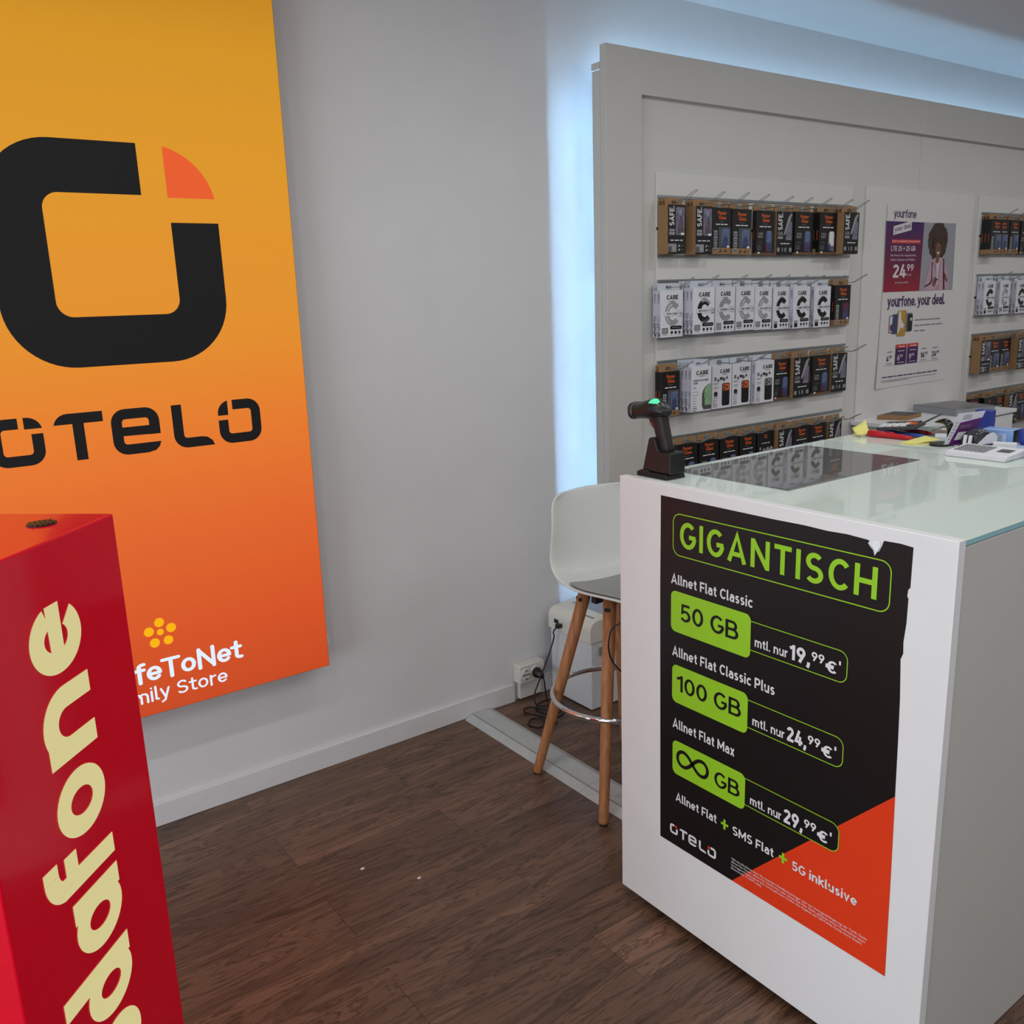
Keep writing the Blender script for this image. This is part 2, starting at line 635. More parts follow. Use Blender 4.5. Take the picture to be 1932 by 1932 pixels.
def otelo_word(art, x0, z0, k, m, mw, layer):
    """the sign's squared word: o T e L o; k scales from a 0.684 x 0.122 m original"""
    def X(v):
        return x0 + (v - 0.238) * k

    def Z(v):
        return z0 + (v - 1.136) * k

    def pol(pts):
        art.face([(X(a), Z(b)) for a, b in pts], m, layer)

    def q(ca, cb, rad, d0, d1, n=6):
        return [(ca + rad * math.cos(math.radians(d0 + (d1 - d0) * i / n)), cb + rad * math.sin(math.radians(d0 + (d1 - d0) * i / n))) for i in range(n + 1)]

    def st(A, B):
        art.strip([(X(a), Z(b)) for a, b in A], [(X(a), Z(b)) for a, b in B], m, layer)
    gap_o(art, X(0.238), X(0.359), Z(1.138), Z(1.258), 0.027 * k, 0.036 * k, 0.009 * k, 0.054 * k, 0.042 * k, 0.041 * k, 0.029 * k, m, mw, layer)
    # T
    pol([(0.383, 1.231)] + q(0.418, 1.224, 0.034, 168, 90) + [(0.502, 1.258), (0.502, 1.231)])
    pol([(0.428, 1.231), (0.455, 1.231), (0.455, 1.137), (0.428, 1.137)])
    # e
    A = [(0.642, 1.184)] + [(0.642, 1.22)] + q(0.606, 1.221, 0.036, 0, 90) + q(0.556, 1.221, 0.036, 90, 180) + q(0.556, 1.172, 0.036, 180, 270) + [(0.606, 1.136)]
    B = [(0.615, 1.184)] + [(0.615, 1.221)] + q(0.606, 1.221, 0.009, 0, 90) + q(0.556, 1.221, 0.009, 90, 180) + q(0.556, 1.172, 0.009, 180, 270) + [(0.606, 1.163)]
    st(A, B)
    pol([(0.606, 1.163), (0.641, 1.163), (0.636, 1.150), (0.625, 1.140), (0.606, 1.136)])
    pol([(0.547, 1.186), (0.642, 1.184), (0.642, 1.209), (0.547, 1.209)])
    # L
    pol([(0.676, 1.255), (0.703, 1.255), (0.703, 1.172), (0.676, 1.172)])
    st([(0.676, 1.172)] + q(0.712, 1.172, 0.036, 180, 270) + [(0.782, 1.136)], [(0.703, 1.172)] + q(0.712, 1.172, 0.009, 180, 270) + [(0.75, 1.163)])
    pol([(0.75, 1.163), (0.745, 1.136), (0.784, 1.136), (0.779, 1.149), (0.766, 1.160)])
    gap_o(art, X(0.801), X(0.922), Z(1.134), Z(1.255), 0.027 * k, 0.036 * k, 0.009 * k, 0.042 * k, 0.054 * k, 0.029 * k, 0.041 * k, m, mw, layer, mirror=True)


# ------------------------------------------------------------------ materials
M_wall = mat('painted_wall', (216, 216, 217), 0.75, var=0.015, scale=6, bump=0.05)
M_ceil = mat('painted_ceiling', (232, 232, 233), 0.85, var=0.01, scale=5)
M_white = mat('white_laminate', (230, 230, 231), 0.38, var=0.012, scale=8)
M_panelw = mat('warm_white_panel', (194, 192, 187), 0.5, var=0.012, scale=8)
M_base = mat('white_baseboard', (218, 216, 217), 0.4, var=0.02, scale=20)
M_black = mat('black_plastic', (20, 20, 23), 0.32, var=0.1)
M_steel = mat('grey_metal', (150, 154, 156), 0.3, 0.8, var=0.05)
M_chrome = mat('chrome', (225, 226, 228), 0.07, 1.0, var=0.01)
M_wire = mat('steel_wire', (158, 163, 165), 0.3, 0.55, var=0.05)


def floor_material():
    m = bpy.data.materials.new('dark_wood_planks')
    m.use_nodes = True
    nt = m.node_tree
    L = nt.links.new
    p = nt.nodes['Principled BSDF']
    tc = nt.nodes.new('ShaderNodeTexCoord')
    bt = nt.nodes.new('ShaderNodeTexBrick')
    bt.offset = 0.37
    bt.inputs['Scale'].default_value = 1.0
    bt.inputs['Brick Width'].default_value = 1.22
    bt.inputs['Row Height'].default_value = 0.178
    bt.inputs['Mortar Size'].default_value = 0.0007
    bt.inputs['Mortar Smooth'].default_value = 0.3
    bt.inputs['Color1'].default_value = (0.0, 0.0, 0.0, 1)
    bt.inputs['Color2'].default_value = (1.0, 1.0, 1.0, 1)
    bt.inputs['Mortar'].default_value = (0.5, 0.5, 0.5, 1)
    L(tc.outputs['Object'], bt.inputs['Vector'])
    # each plank shifts the grain so that boards differ
    ad = nt.nodes.new('ShaderNodeVectorMath')
    ad.operation = 'MULTIPLY_ADD'
    L(bt.outputs['Color'], ad.inputs[0])
    ad.inputs[1].default_value = (7.0, 3.0, 5.0)
    L(tc.outputs['Object'], ad.inputs[2])
    mp = nt.nodes.new('ShaderNodeMapping')
    mp.inputs['Scale'].default_value = (1.25, 11.5, 1.0)
    L(ad.outputs[0], mp.inputs['Vector'])
    n1 = nt.nodes.new('ShaderNodeTexNoise')
    n1.inputs['Scale'].default_value = 1.6
    n1.inputs['Detail'].default_value = 6
    n1.inputs['Roughness'].default_value = 0.62
    n1.inputs['Distortion'].default_value = 1.1
    L(mp.outputs[0], n1.inputs['Vector'])
    mp2 = nt.nodes.new('ShaderNodeMapping')
    mp2.inputs['Scale'].default_value = (5.0, 120.0, 1.0)
    L(ad.outputs[0], mp2.inputs['Vector'])
    n2 = nt.nodes.new('ShaderNodeTexNoise')
    n2.inputs['Scale'].default_value = 1.4
    n2.inputs['Detail'].default_value = 4
    L(mp2.outputs[0], n2.inputs['Vector'])
    # cathedral grain: contour lines of the stretched noise
    sn = nt.nodes.new('ShaderNodeMath')
    sn.operation = 'MULTIPLY'
    sn.inputs[1].default_value = 58.0
    L(n1.outputs['Fac'], sn.inputs[0])
    si = nt.nodes.new('ShaderNodeMath')
    si.operation = 'SINE'
    L(sn.outputs[0], si.inputs[0])
    mr = nt.nodes.new('ShaderNodeMapRange')
    mr.inputs['From Min'].default_value = 0.2
    mr.inputs['From Max'].default_value = 1.0
    L(si.outputs[0], mr.inputs['Value'])
    mu = nt.nodes.new('ShaderNodeMath')
    mu.operation = 'MULTIPLY'
    L(mr.outputs[0], mu.inputs[0])
    L(n2.outputs['Fac'], mu.inputs[1])
    rp = nt.nodes.new('ShaderNodeValToRGB')
    rp.color_ramp.elements[0].position = 0.25
    rp.color_ramp.elements[1].position = 0.78
    rp.color_ramp.elements[0].color = (0.064, 0.035, 0.0225, 1)
    rp.color_ramp.elements[1].color = (0.225, 0.120, 0.073, 1)
    e = rp.color_ramp.elements.new(0.5)
    e.color = (0.145, 0.080, 0.0500, 1)
    L(n1.outputs['Fac'], rp.inputs['Fac'])
    mx = nt.nodes.new('ShaderNodeMixRGB')
    mx.blend_type = 'MULTIPLY'
    mx.inputs[0].default_value = 1.0
    L(rp.outputs['Color'], mx.inputs[1])
    mr2 = nt.nodes.new('ShaderNodeMapRange')
    mr2.inputs['To Min'].default_value = 1.0
    mr2.inputs['From Max'].default_value = 0.62
    mr2.inputs['To Max'].default_value = 0.38
    L(mu.outputs[0], mr2.inputs['Value'])
    L(mr2.outputs[0], mx.inputs[2])
    mx2 = nt.nodes.new('ShaderNodeMixRGB')
    mx2.blend_type = 'MULTIPLY'
    mx2.inputs[0].default_value = 1.0
    L(mx.outputs[0], mx2.inputs[1])
    mr3 = nt.nodes.new('ShaderNodeMapRange')
    mr3.inputs['To Min'].default_value = 0.78
    mr3.inputs['To Max'].default_value = 1.2
    L(bt.outputs['Color'], mr3.inputs['Value'])
    L(mr3.outputs[0], mx2.inputs[2])
    mx3 = nt.nodes.new('ShaderNodeMixRGB')
    L(bt.outputs['Fac'], mx3.inputs[0])
    L(mx2.outputs[0], mx3.inputs[1])
    mx3.inputs[2].default_value = (0.016, 0.01, 0.008, 1)
    L(mx3.outputs[0], p.inputs['Base Color'])
    p.inputs['Roughness'].default_value = 0.40
    p.inputs['Specular IOR Level'].default_value = 0.42
    bp = nt.nodes.new('ShaderNodeBump')
    bp.inputs['Strength'].default_value = 0.12
    bp.inputs['Distance'].default_value = 0.001
    L(n2.outputs['Fac'], bp.inputs['Height'])
    L(bp.outputs['Normal'], p.inputs['Normal'])
    return m


def emissive(name, col, strength=1.0, base=(30, 30, 30)):
    m = mat(name, base, 0.5, var=0.02)
    p = m.node_tree.nodes['Principled BSDF']
    p.inputs['Emission Color'].default_value = lin(col) + [1]
    p.inputs['Emission Strength'].default_value = strength
    p.inputs['Specular IOR Level'].default_value = 0.2
    return m


# ------------------------------------------------------------------ the setting
YW = 2.606
structure(link('floor', boxm(-3.2, 7.4, -3.2, 2.76, -0.08, 0.0), floor_material(), origin=(0, 0, 0)))
structure(link('ceiling', boxm(-3.2, 7.4, -3.2, 2.76, 2.577, 2.66), M_ceil))
structure(link('wall_back', boxm(-3.1, 7.3, YW, 2.75, 0.0, 2.577), M_wall))
structure(link('wall_front', boxm(-3.1, 7.3, -3.2, -3.1, 0.0, 2.577), M_wall))
structure(link('wall_right', boxm(7.3, 7.4, -3.1, YW, 0.0, 2.577), M_wall))
bm = NB()
box(bm, -3.2, -3.1, -3.1, -1.8, 0, 2.577)
box(bm, -3.2, -3.1, 2.0, YW, 0, 2.577)
box(bm, -3.2, -3.1, -1.8, 2.0, 0, 0.18)
box(bm, -3.2, -3.1, -1.8, 2.0, 2.52, 2.577)
structure(link('wall_left', bm, M_wall))
bm = NB()
box(bm, -3.1, 1.846, YW - 0.014, YW, 0.0, 0.072, bev=0.002)
structure(link('baseboard_back', bm, M_base))
bm = NB()
box(bm, 1.975, 2.19, YW - 0.014, YW, 0.0, 0.072, bev=0.002)
structure(link('baseboard_back_right', bm, M_base))

# ------------------------------------------------------------------ the big backlit sign
sx0, sx1, sz0, sz1, sy = 0.093, 1.067, 0.394, 2.47, 2.506
sign = empty('lightbox_sign', ((sx0 + sx1) / 2, YW, sz0))
tag(sign, 'tall backlit yellow to orange wall sign with black letters', 'sign')
M_signedge = mat('sign_edge', (120, 62, 28), 0.5, var=0.05)


def sign_face_material():
    m = bpy.data.materials.new('backlit_fabric')
    m.use_nodes = True
    nt = m.node_tree
    L = nt.links.new
    p = nt.nodes['Principled BSDF']
    tc = nt.nodes.new('ShaderNodeTexCoord')
    sp = nt.nodes.new('ShaderNodeSeparateXYZ')
    L(tc.outputs['Generated'], sp.inputs[0])
    nz = nt.nodes.new('ShaderNodeTexNoise')
    nz.inputs['Scale'].default_value = 1.5
    L(tc.outputs['Generated'], nz.inputs['Vector'])
    ma = nt.nodes.new('ShaderNodeMath')
    ma.operation = 'MULTIPLY_ADD'
    ma.inputs[1].default_value = 0.03
    L(nz.outputs['Fac'], ma.inputs[0])
    L(sp.outputs['Z'], ma.inputs[2])
    rp = nt.nodes.new('ShaderNodeValToRGB')
    st = [(0.0, (206, 74, 28)), (0.10, (220, 84, 32)), (0.26, (230, 104, 38)), (0.38, (236, 124, 38)), (0.5, (232, 144, 34)), (0.7, (226, 152, 28)), (0.85, (216, 150, 22)), (0.97, (196, 130, 16))]
    cr = rp.color_ramp
    cr.elements[0].position = st[0][0] + 0.015
    cr.elements[0].color = lin(st[0][1]) + [1]
    cr.elements[1].position = st[-1][0]
    cr.elements[1].color = lin(st[-1][1]) + [1]
    for q, c in st[1:-1]:
        e = cr.elements.new(q + 0.015)
        e.color = lin(c) + [1]
    L(ma.outputs[0], rp.inputs['Fac'])
    L(rp.outputs['Color'], p.inputs['Emission Color'])
    p.inputs['Emission Strength'].default_value = 0.86
    mx = nt.nodes.new('ShaderNodeMixRGB')
    mx.blend_type = 'MULTIPLY'
    mx.inputs[0].default_value = 1.0
    L(rp.outputs['Color'], mx.inputs[1])
    mx.inputs[2].default_value = (0.12, 0.12, 0.12, 1)
    L(mx.outputs[0], p.inputs['Base Color'])
    p.inputs['Roughness'].default_value = 0.7
    return m


link('frame', boxm(sx0, sx1, sy + 0.002, YW - 0.001, sz0, sz1), M_signedge, sign)
bm = NB()
vv = [bm.verts.new(p) for p in ((sx0 + 0.0015, sy, sz0 + 0.0015), (sx1 - 0.0015, sy, sz0 + 0.0015), (sx1 - 0.0015, sy, sz1 - 0.0015), (sx0 + 0.0015, sy, sz1 - 0.0015))]
bm.faces.new(vv)
link('face', bm, sign_face_material(), sign)
M_sblack = mat('sign_black_print', (10, 9, 11), 0.7, var=0.05)
M_sorange = emissive('sign_orange_print', (232, 94, 44), 0.84, (120, 40, 20))
M_swhite = emissive('sign_white_print', (214, 228, 244), 1.0, (120, 120, 120))
M_syellow = emissive('sign_yellow_print', (240, 172, 16), 1.0, (110, 80, 10))
UX, UZ = (1, 0, 0), (0, 0, 1)
a = Art((0, sy, 0), UX, UZ)
gap_o(a, 0.307, 0.858, 1.371, 1.919, 0.125, 0.160, 0.039, 0.191, 0.191, 0.126, 0.129, M_sblack, M_sorange, 0, n=14)
a.done('emblem', sign)
a = Art((0, sy, 0), UX, UZ)
otelo_word(a, 0.238, 1.136, 1.0, M_sblack, M_sblack, 0)
a.done('wordmark', sign)
a = Art((0, sy, 0), UX, UZ)
for (x, z, r) in ((0.574, 0.659, 0.0135), (0.604, 0.637, 0.0135), (0.593, 0.603, 0.0130), (0.556, 0.603, 0.0135), (0.544, 0.638, 0.0135), (0.574, 0.631, 0.0095)):
    a.disc(x, z, r, r, M_syellow, 0)
a.done('flower_mark', sign)
a = Art((0, sy, 0), UX, UZ)
din(a, 'SafeToNet', 0.400, 0.793, 0.4955, 0.552, M_swhite, 0, w=0.165, gap=0.07, rnd=True)
din(a, 'Family Store', 0.416, 0.744, 0.4355, 0.475, M_swhite, 0, w=0.13, gap=0.11, rnd=True)
a.done('store_lettering', sign)
link('latch', boxm(sx1, sx1 + 0.006, 2.512, 2.522, 0.462, 0.494), M_white, sign)

# ------------------------------------------------------------------ red lit column in front
M_red = mat('red_acrylic', (206, 0, 34), 0.16, var=0.02, coat=0.12, emit=0.13, spec=0.35)
M_vletter = emissive('cream_lit_letter', (214, 203, 145), 0.93, (60, 56, 40))
pa = Vector((0.289, 1.462, 0))
pu = Vector((-0.692, -0.722, 0)).normalized()
pn = Vector((pu.y * -1, pu.x, 0))           # towards the shop floor on the right
pn = Vector((0.722, -0.692, 0)).normalized()
pw, ph = 0.354, 1.2
col = empty('advertising_column', pa + pu * pw / 2 - pn * pw / 2)
tag(col, 'glossy red square advertising column with cream lit sideways letters', 'advertising column')
bm = NB()
base = [pa, pa + pu * pw, pa + pu * pw - pn * pw, pa - pn * pw]
prism(bm, [p + Vector((0, 0, 0.0)) for p in base], (0, 0, ph))
bmesh.ops.bevel(bm, geom=bm.edges[:], offset=0.003, segments=2, profile=0.5, affect='EDGES')
link('body', bm, M_red, col)
# lettering runs upwards: reading direction +z, letter tops towards pu
a = Art(pa + pu * 0.12 + Vector((0, 0, 0)), (0, 0, 1), pu, base=0.0008)
if a.n.dot(pn) < 0:
    a.n = -a.n
Hh, st = 0.112, 0.031


def v_round(z0, z1, d0=0, d1=360):
    a.arc((z0 + z1) / 2, Hh / 2, (z1 - z0) / 2, Hh / 2 + 0.001, st, d0, d1, M_vletter, 0, 40)


v_round(1.012, 1.114, 22, 318)                                                      # e
a.face([(1.02, 0.042), (1.113, 0.042), (1.112, 0.072), (1.02, 0.070)], M_vletter, 0)
a.rect(0.883, 0.916, 0.0, Hh - 0.004, M_vletter, 0)                                 # n
a.arc(0.938, Hh - 0.055, 0.055, 0.056, 0.033, 0, 180, M_vletter, 0, 24)
a.rect(0.960, 0.993, 0.0, Hh - 0.054, M_vletter, 0)
v_round(0.761, 0.863)                                                               # o
a.rect(0.692, 0.724, 0.0, 0.125, M_vletter, 0)                                      # f
a.arc(0.738, 0.118, 0.046, 0.042, 0.031, 90, 180, M_vletter, 0, 16)
a.rect(0.738, 0.756, 0.129, 0.160, M_vletter, 0)
a.rect(0.692, 0.752, 0.086, 0.114, M_vletter, 0)
v_round(0.570, 0.668)                                                               # a
a.rect(0.640, 0.674, 0.0, Hh, M_vletter, 0)
v_round(0.450, 0.546)                                                               # d
a.rect(0.518, 0.551, 0.0, 0.163, M_vletter, 0)
v_round(0.335, 0.436)                                                               # o
VA = [(0.225, Hh), (0.259, Hh), (0.278, 0.04), (0.297, Hh), (0.329, Hh), (0.294, 0.0), (0.262, 0.0)]
a.face(VA, M_vletter, 0)
a.done('lettering', col)
bm = NB()
oc = pa + pu * 0.0685 - pn * 0.073
bmesh.ops.create_cone(bm, cap_ends=True, segments=24, radius1=0.021, radius2=0.021, depth=0.002, matrix=Matrix.Translation((oc.x, oc.y, ph + 0.001)))
for k in range(-2, 3):
    box(bm, oc.x + k * 0.007 - 0.0012, oc.x + k * 0.007 + 0.0012, oc.y - 0.015, oc.y + 0.015, ph + 0.002, ph + 0.0035)
link('vent_cap', bm, M_black, col)

# ------------------------------------------------------------------ backlit display wall on the right
DX1 = 6.2
dw = empty('display_wall', ((2.197 + DX1) / 2, YW, 0))
tag(dw, 'long white framed display wall with cool light glowing behind its edge', 'display wall')
M_field = mat('white_panel_field', (206, 205, 200), 0.55, var=0.012, scale=6)
M_board = mat('white_board', (214, 213, 209), 0.5, var=0.012, scale=6)
link('stile', boxm(2.197, 2.366, 2.435, 2.464, 0.0, 2.325, bev=0.0012), M_panelw, dw)
link('top_rail', boxm(2.3662, 4.18, 2.435, 2.464, 2.18, 2.325, bev=0.0012), M_panelw, dw)
link('top_rail', boxm(4.181, DX1, 2.435, 2.464, 2.18, 2.325, bev=0.0012), M_panelw, dw)
link('field_panel', boxm(2.33, 4.1795, 2.457, 2.472, 0.0, 2.2), M_field, dw)
link('field_panel', boxm(4.1815, DX1, 2.457, 2.472, 0.0, 2.2), M_field, dw)
bm = NB()
box(bm, 2.197, 2.201, 2.4645, 2.503, 0.0, 2.247)
link('side_return', bm, M_panelw, dw)
link('return_cap', boxm(2.194, DX1, 2.4645, 2.5035, 2.251, 2.272, bev=0.001), M_panelw, dw)
M_led = emissive('led_strip', (160, 211, 255), 205.0, (200, 200, 200))
link('light_strip', boxm(2.2162, 2.2174, 2.4885, 2.4900, 0.1, 2.235), M_led, dw)
M_led2 = emissive('led_strip_top', (165, 215, 255), 19.0, (200, 200, 200))
link('light_strip', boxm(2.30, DX1 - 0.1, 2.515, 2.520, 2.262, 2.272), M_led2, dw)
link('strip_ledge', boxm(2.225, DX1, 2.5036, 2.525, 2.251, 2.262), M_panelw, dw)
link('wall_bracket', boxm(4.0, 4.06, 2.5255, YW - 0.001, 2.1, 2.15), M_steel, dw)
link('backing_board', boxm(2.28, DX1, 2.4725, 2.480, 0.0, 2.24), M_panelw, dw)
for (x0, x1, z1) in ((2.453, 3.655, 1.934), (3.757, 4.688, 1.937), (4.742, 5.94, 1.932)):
    link('mounting_board', boxm(x0, x1, 2.449, 2.457, 0.73, z1, bev=0.0015), M_board, dw)

# ------------------------------------------------------------------ accessory boxes: printed faces
BW, BH = 0.112, 0.171
M_kraft = mat('kraft_cardboard', (150, 116, 80), 0.75, var=0.08, scale=60)
M_kraftd = mat('dark_kraft', (112, 82, 54), 0.75, var=0.08, scale=60)
M_ink = mat('black_print', (17, 16, 18), 0.38, var=0.05)
M_bwhite = mat('white_card', (222, 222, 228), 0.45, var=0.01)
M_pwhite = mat('white_print', (225, 225, 225), 0.5, var=0.01)
M_porange = mat('orange_print', (222, 98, 28), 0.5, var=0.02)
M_pgrey = mat('grey_print', (140, 142, 142), 0.5, var=0.03)
M_pdgrey = mat('dark_grey_print', (78, 78, 80), 0.5, var=0.03)
M_plilac = mat('lilac_picture', (112, 108, 130), 0.4, var=0.35, scale=55)
M_pmauve = mat('mauve_picture', (88, 76, 86), 0.4, var=0.4, scale=55)
M_pblue = mat('blue_picture', (58, 66, 104), 0.4, var=0.3, scale=60)
M_pcyan = mat('light_blue_picture', (92, 108, 144), 0.4, var=0.3, scale=60)
M_pwine = mat('magenta_picture', (92, 42, 70), 0.4, var=0.3, scale=60)
M_pgreen = mat('sage_green_print', (138, 176, 136), 0.45, var=0.05)
M_psilver = mat('silver_print', (152, 150, 154), 0.4, var=0.12, scale=50)
M_lilacside = mat('pale_lilac_card', (196, 196, 210), 0.5, var=0.02)
M_tab = mat('clear_hang_tab', (196, 202, 212), 0.35, var=0.02)


def art_safe(a, clear):
    a.rect(0, BW, 0, BH, M_ink, 0)
    din(a, 'SAFE.', 0.010, 0.040, 0.098, 0.166, M_pwhite, 1, w=0.18, rot=90)
    if clear:
        a.poly([(0.048, 0.078), (0.062, 0.084), (0.104, 0.160), (0.098, 0.166), (0.078, 0.150)], M_psilver, 1)
        a.poly([(0.062, 0.060), (0.104, 0.060), (0.104, 0.125), (0.094, 0.140), (0.066, 0.088)], M_plilac, 1)
        a.rect(0.072, 0.100, 0.062, 0.066, M_pgrey, 2)
        a.text('CLEAR', 0.008, 0.044, 0.078, 0.092, M_pgrey, 1, bold=0.04)
        a.rect(0.008, 0.044, 0.064, 0.074, M_pgrey, 1)
        a.bars(0.030, 0.090, 0.044, 0.051, M_pwhite, 1, n=3)
        for k, (w) in enumerate((0.018, 0.006, 0.010, 0.018)):
            x = (0.006, 0.040, 0.058, 0.088)[k]
            a.rrect(x, x + w, 0.014, 0.030, 0.002, M_pgrey, 1)
    else:
        a.rrect(0.050, 0.106, 0.066, 0.163, 0.007, M_plilac, 1)
        a.poly([(0.060, 0.072), (0.100, 0.072), (0.096, 0.120), (0.080, 0.140)], M_pmauve, 2)
        a.poly([(0.066, 0.150), (0.088, 0.160), (0.080, 0.130)], M_psilver, 2)
        a.rrect(0.082, 0.104, 0.066, 0.074, 0.003, M_pwhite, 3)
        a.rect(0.008, 0.044, 0.079, 0.087, M_pgrey, 1)
        a.rect(0.008, 0.044, 0.066, 0.077, M_pgrey, 1)
        a.bars(0.016, 0.096, 0.046, 0.052, M_pwhite, 1, n=3)
        a.outline(0.000, 0.056, 0.006, 0.036, 0.002, 0.001, M_pdgrey, 2)
        a.rect(0.000, 0.056, 0.006, 0.036, M_pgrey, 1)
        a.rrect(0.004, 0.024, 0.008, 0.026, 0.003, M_pdgrey, 2)
        a.rrect(0.030, 0.052, 0.008, 0.026, 0.003, M_psilver, 2)
        for z in (0.010, 0.024):
            a.poly([(0.066, z), (0.074, z + 0.002), (0.078, z + 0.009), (0.071, z + 0.007)], M_pwhite, 1)
            a.rect(0.082, 0.102, z + 0.002, z + 0.006, M_pdgrey, 1)


def art_glass(a, kind):
    kb = 0.024 if kind == 'P' or kind == 'p' else 0.010
    a.rect(0, BW, kb, BH, M_ink, 0)
    if kind == 'q':
        a.text('Panzer', 0.044, 0.068, 0.150, 0.156, M_porange, 1, bold=0.04)
        a.text('Glass', 0.046, 0.066, 0.141, 0.148, M_porange, 1, bold=0.04)
        a.bars(0.030, 0.085, 0.118, 0.124, M_pwhite, 1, n=3)
        for k in range(3):
            a.rect(0.012 + 0.001 * k, 0.026, 0.060 + 0.016 * k, 0.072 + 0.016 * k, M_pgrey, 1)
        for k, r in enumerate((0.009, 0.012, 0.013)):
            a.disc(0.046 + 0.025 * k, 0.088, r, r * 1.1, M_psilver, 1)
        a.rect(0.03, 0.1, 0.03, 0.066, M_pmauve, 1)
        return
    a.text('Panzer', 0.032, 0.084, 0.145, 0.159, M_porange, 1, bold=0.02)
    a.text('Glass', 0.037, 0.081, 0.128, 0.142, M_porange, 1, bold=0.02)
    a.rect(0.040, 0.070, 0.1195, 0.1205, M_pgrey, 1)
    a.bars(0.020, 0.090, 0.108, 0.115, M_pwhite, 1, n=3)
    if kind in 'Pp':
        a.rect(0.038, 0.108, kb, 0.100, M_pdgrey if kind == 'P' else M_ink, 1)
        a.rrect(0.056, 0.100, kb + 0.002, 0.094, 0.004, M_pcyan if kind == 'P' else M_pwine, 2)
        a.poly([(0.058, kb + 0.002), (0.098, kb + 0.002), (0.090, 0.062), (0.076, 0.070), (0.064, 0.055)], M_pblue, 3)
        a.rrect(0.086, 0.102, kb, kb + 0.008, 0.003, M_pwhite, 4)
        for k in range(4):
            a.rrect(0.008, 0.030, 0.008 + 0.0205 * k, 0.026 + 0.0205 * k, 0.002, M_pgrey, 2)
            a.rect(0.012, 0.026, 0.013 + 0.0205 * k, 0.018 + 0.0205 * k, M_pdgrey, 3)
        for k in range(2):
            a.poly([(0.044 + 0.03 * k, 0.006), (0.050 + 0.03 * k, 0.006), (0.054 + 0.03 * k, 0.018), (0.048 + 0.03 * k, 0.018)], M_ink, 1)
            a.rect(0.058 + 0.03 * k, 0.070 + 0.03 * k, 0.008, 0.012, M_kraftd, 1)
    else:
        a.poly([(0.058, 0.016), (0.098, 0.012), (0.100, 0.085), (0.080, 0.098), (0.058, 0.085)], M_pblue if kind == 'Q' else M_plilac, 1)
        a.rrect(0.064, 0.094, 0.050 if kind == 'Q' else 0.036, 0.094, 0.003, M_pcyan if kind == 'Q' else M_pwhite, 2)
        a.poly([(0.058, 0.016), (0.076, 0.014), (0.072, 0.048), (0.060, 0.040)], M_pwine if kind == 'Q' else M_pblue, 3)
        a.text('2-WAY', 0.012, 0.044, 0.078, 0.088, M_pgrey, 1, bold=0.04)
        a.text('PRIVACY', 0.012, 0.044, 0.066, 0.076, M_pgrey, 1, bold=0.04)
        a.rect(0.012, 0.042, 0.049, 0.052, M_pdgrey, 1)
        a.rect(0.012, 0.036, 0.040, 0.043, M_pdgrey, 1)
        a.outline(0.010, 0.030, 0.022, 0.034, 0.003, 0.002, M_pgrey, 1)
        a.rrect(0.012, 0.024, 0.006, 0.013, 0.002, M_pwhite, 1)


def art_care(a, kind):
    din(a, 'CARE', 0.030, 0.086, 0.137, 0.153, M_ink, 1, w=0.2)
    a.rect(0.042, 0.070, 0.130, 0.132, M_pdgrey, 1)
    dark = {'K': M_ink, 'M': M_ink}.get(kind, M_psilver)
    a.arc(0.060, 0.087, 0.038, 0.042, 0.020, 38, 172, dark, 1, 24)
    a.arc(0.060, 0.084, 0.038, 0.042, 0.020, 190, 318, dark, 1, 24)
    if kind == 'M':
        a.arc(0.060, 0.087, 0.038, 0.042, 0.010, 40, 120, M_psilver, 2, 14)
        a.arc(0.060, 0.084, 0.038, 0.042, 0.010, 250, 316, M_pdgrey, 2, 14)
        a.rrect(0.096, 0.110, 0.076, 0.094, 0.004, M_ink, 3)
    if kind == 'U':
        a.arc(0.060, 0.087, 0.030, 0.033, 0.004, 95, 170, M_bwhite, 2, 14)
        a.arc(0.060, 0.084, 0.032, 0.036, 0.003, 195, 250, M_bwhite, 2, 14)
    t = {'K': 'SAMBA PREMIUM', 'M': 'MIDNIGHT CASE', 'U': 'URBAN COMBAT CASE', 'S': 'SAMBA CASE'}[kind]
    a.rect(0.018, 0.108, 0.078, 0.093, M_bwhite, 3)
    a.text(t, 0.028, 0.106, 0.0815, 0.0895, M_ink, 4, bold=0.02)
    a.rect(0.075, 0.104, 0.0945, 0.0955, M_pgrey, 4)
    a.rect(0.090, 0.106, 0.074, 0.0755, M_pgrey, 4)
    a.rrect(0.048, 0.106, 0.028, 0.041, 0.005, M_ink, 1)
    a.rect(0.056, 0.098, 0.0335, 0.0355, M_pgrey, 2)
    if kind == 'K':
        a.rect(0.008, 0.032, 0.022, 0.034, M_psilver, 1)
        a.rect(0.009, 0.031, 0.006, 0.022, M_ink, 1)
    elif kind == 'S':
        a.rect(0.008, 0.036, 0.008, 0.036, M_psilver, 1)
    else:
        a.outline(0.008, 0.036, 0.014, 0.034, 0.001, 0.0025, M_ink, 1)
        a.rect(0.012, 0.032, 0.018, 0.030, M_pgrey, 1)
        a.rect(0.010, 0.034, 0.008, 0.010, M_pgrey, 1)
    for k in range(3):
        a.disc(0.056 + 0.019 * k, 0.017, 0.0055, 0.006, M_ink if k < 2 else M_pdgrey, 1, 12)
        a.rect(0.051 + 0.019 * k, 0.061 + 0.019 * k, 0.007, 0.008, M_pgrey, 1)


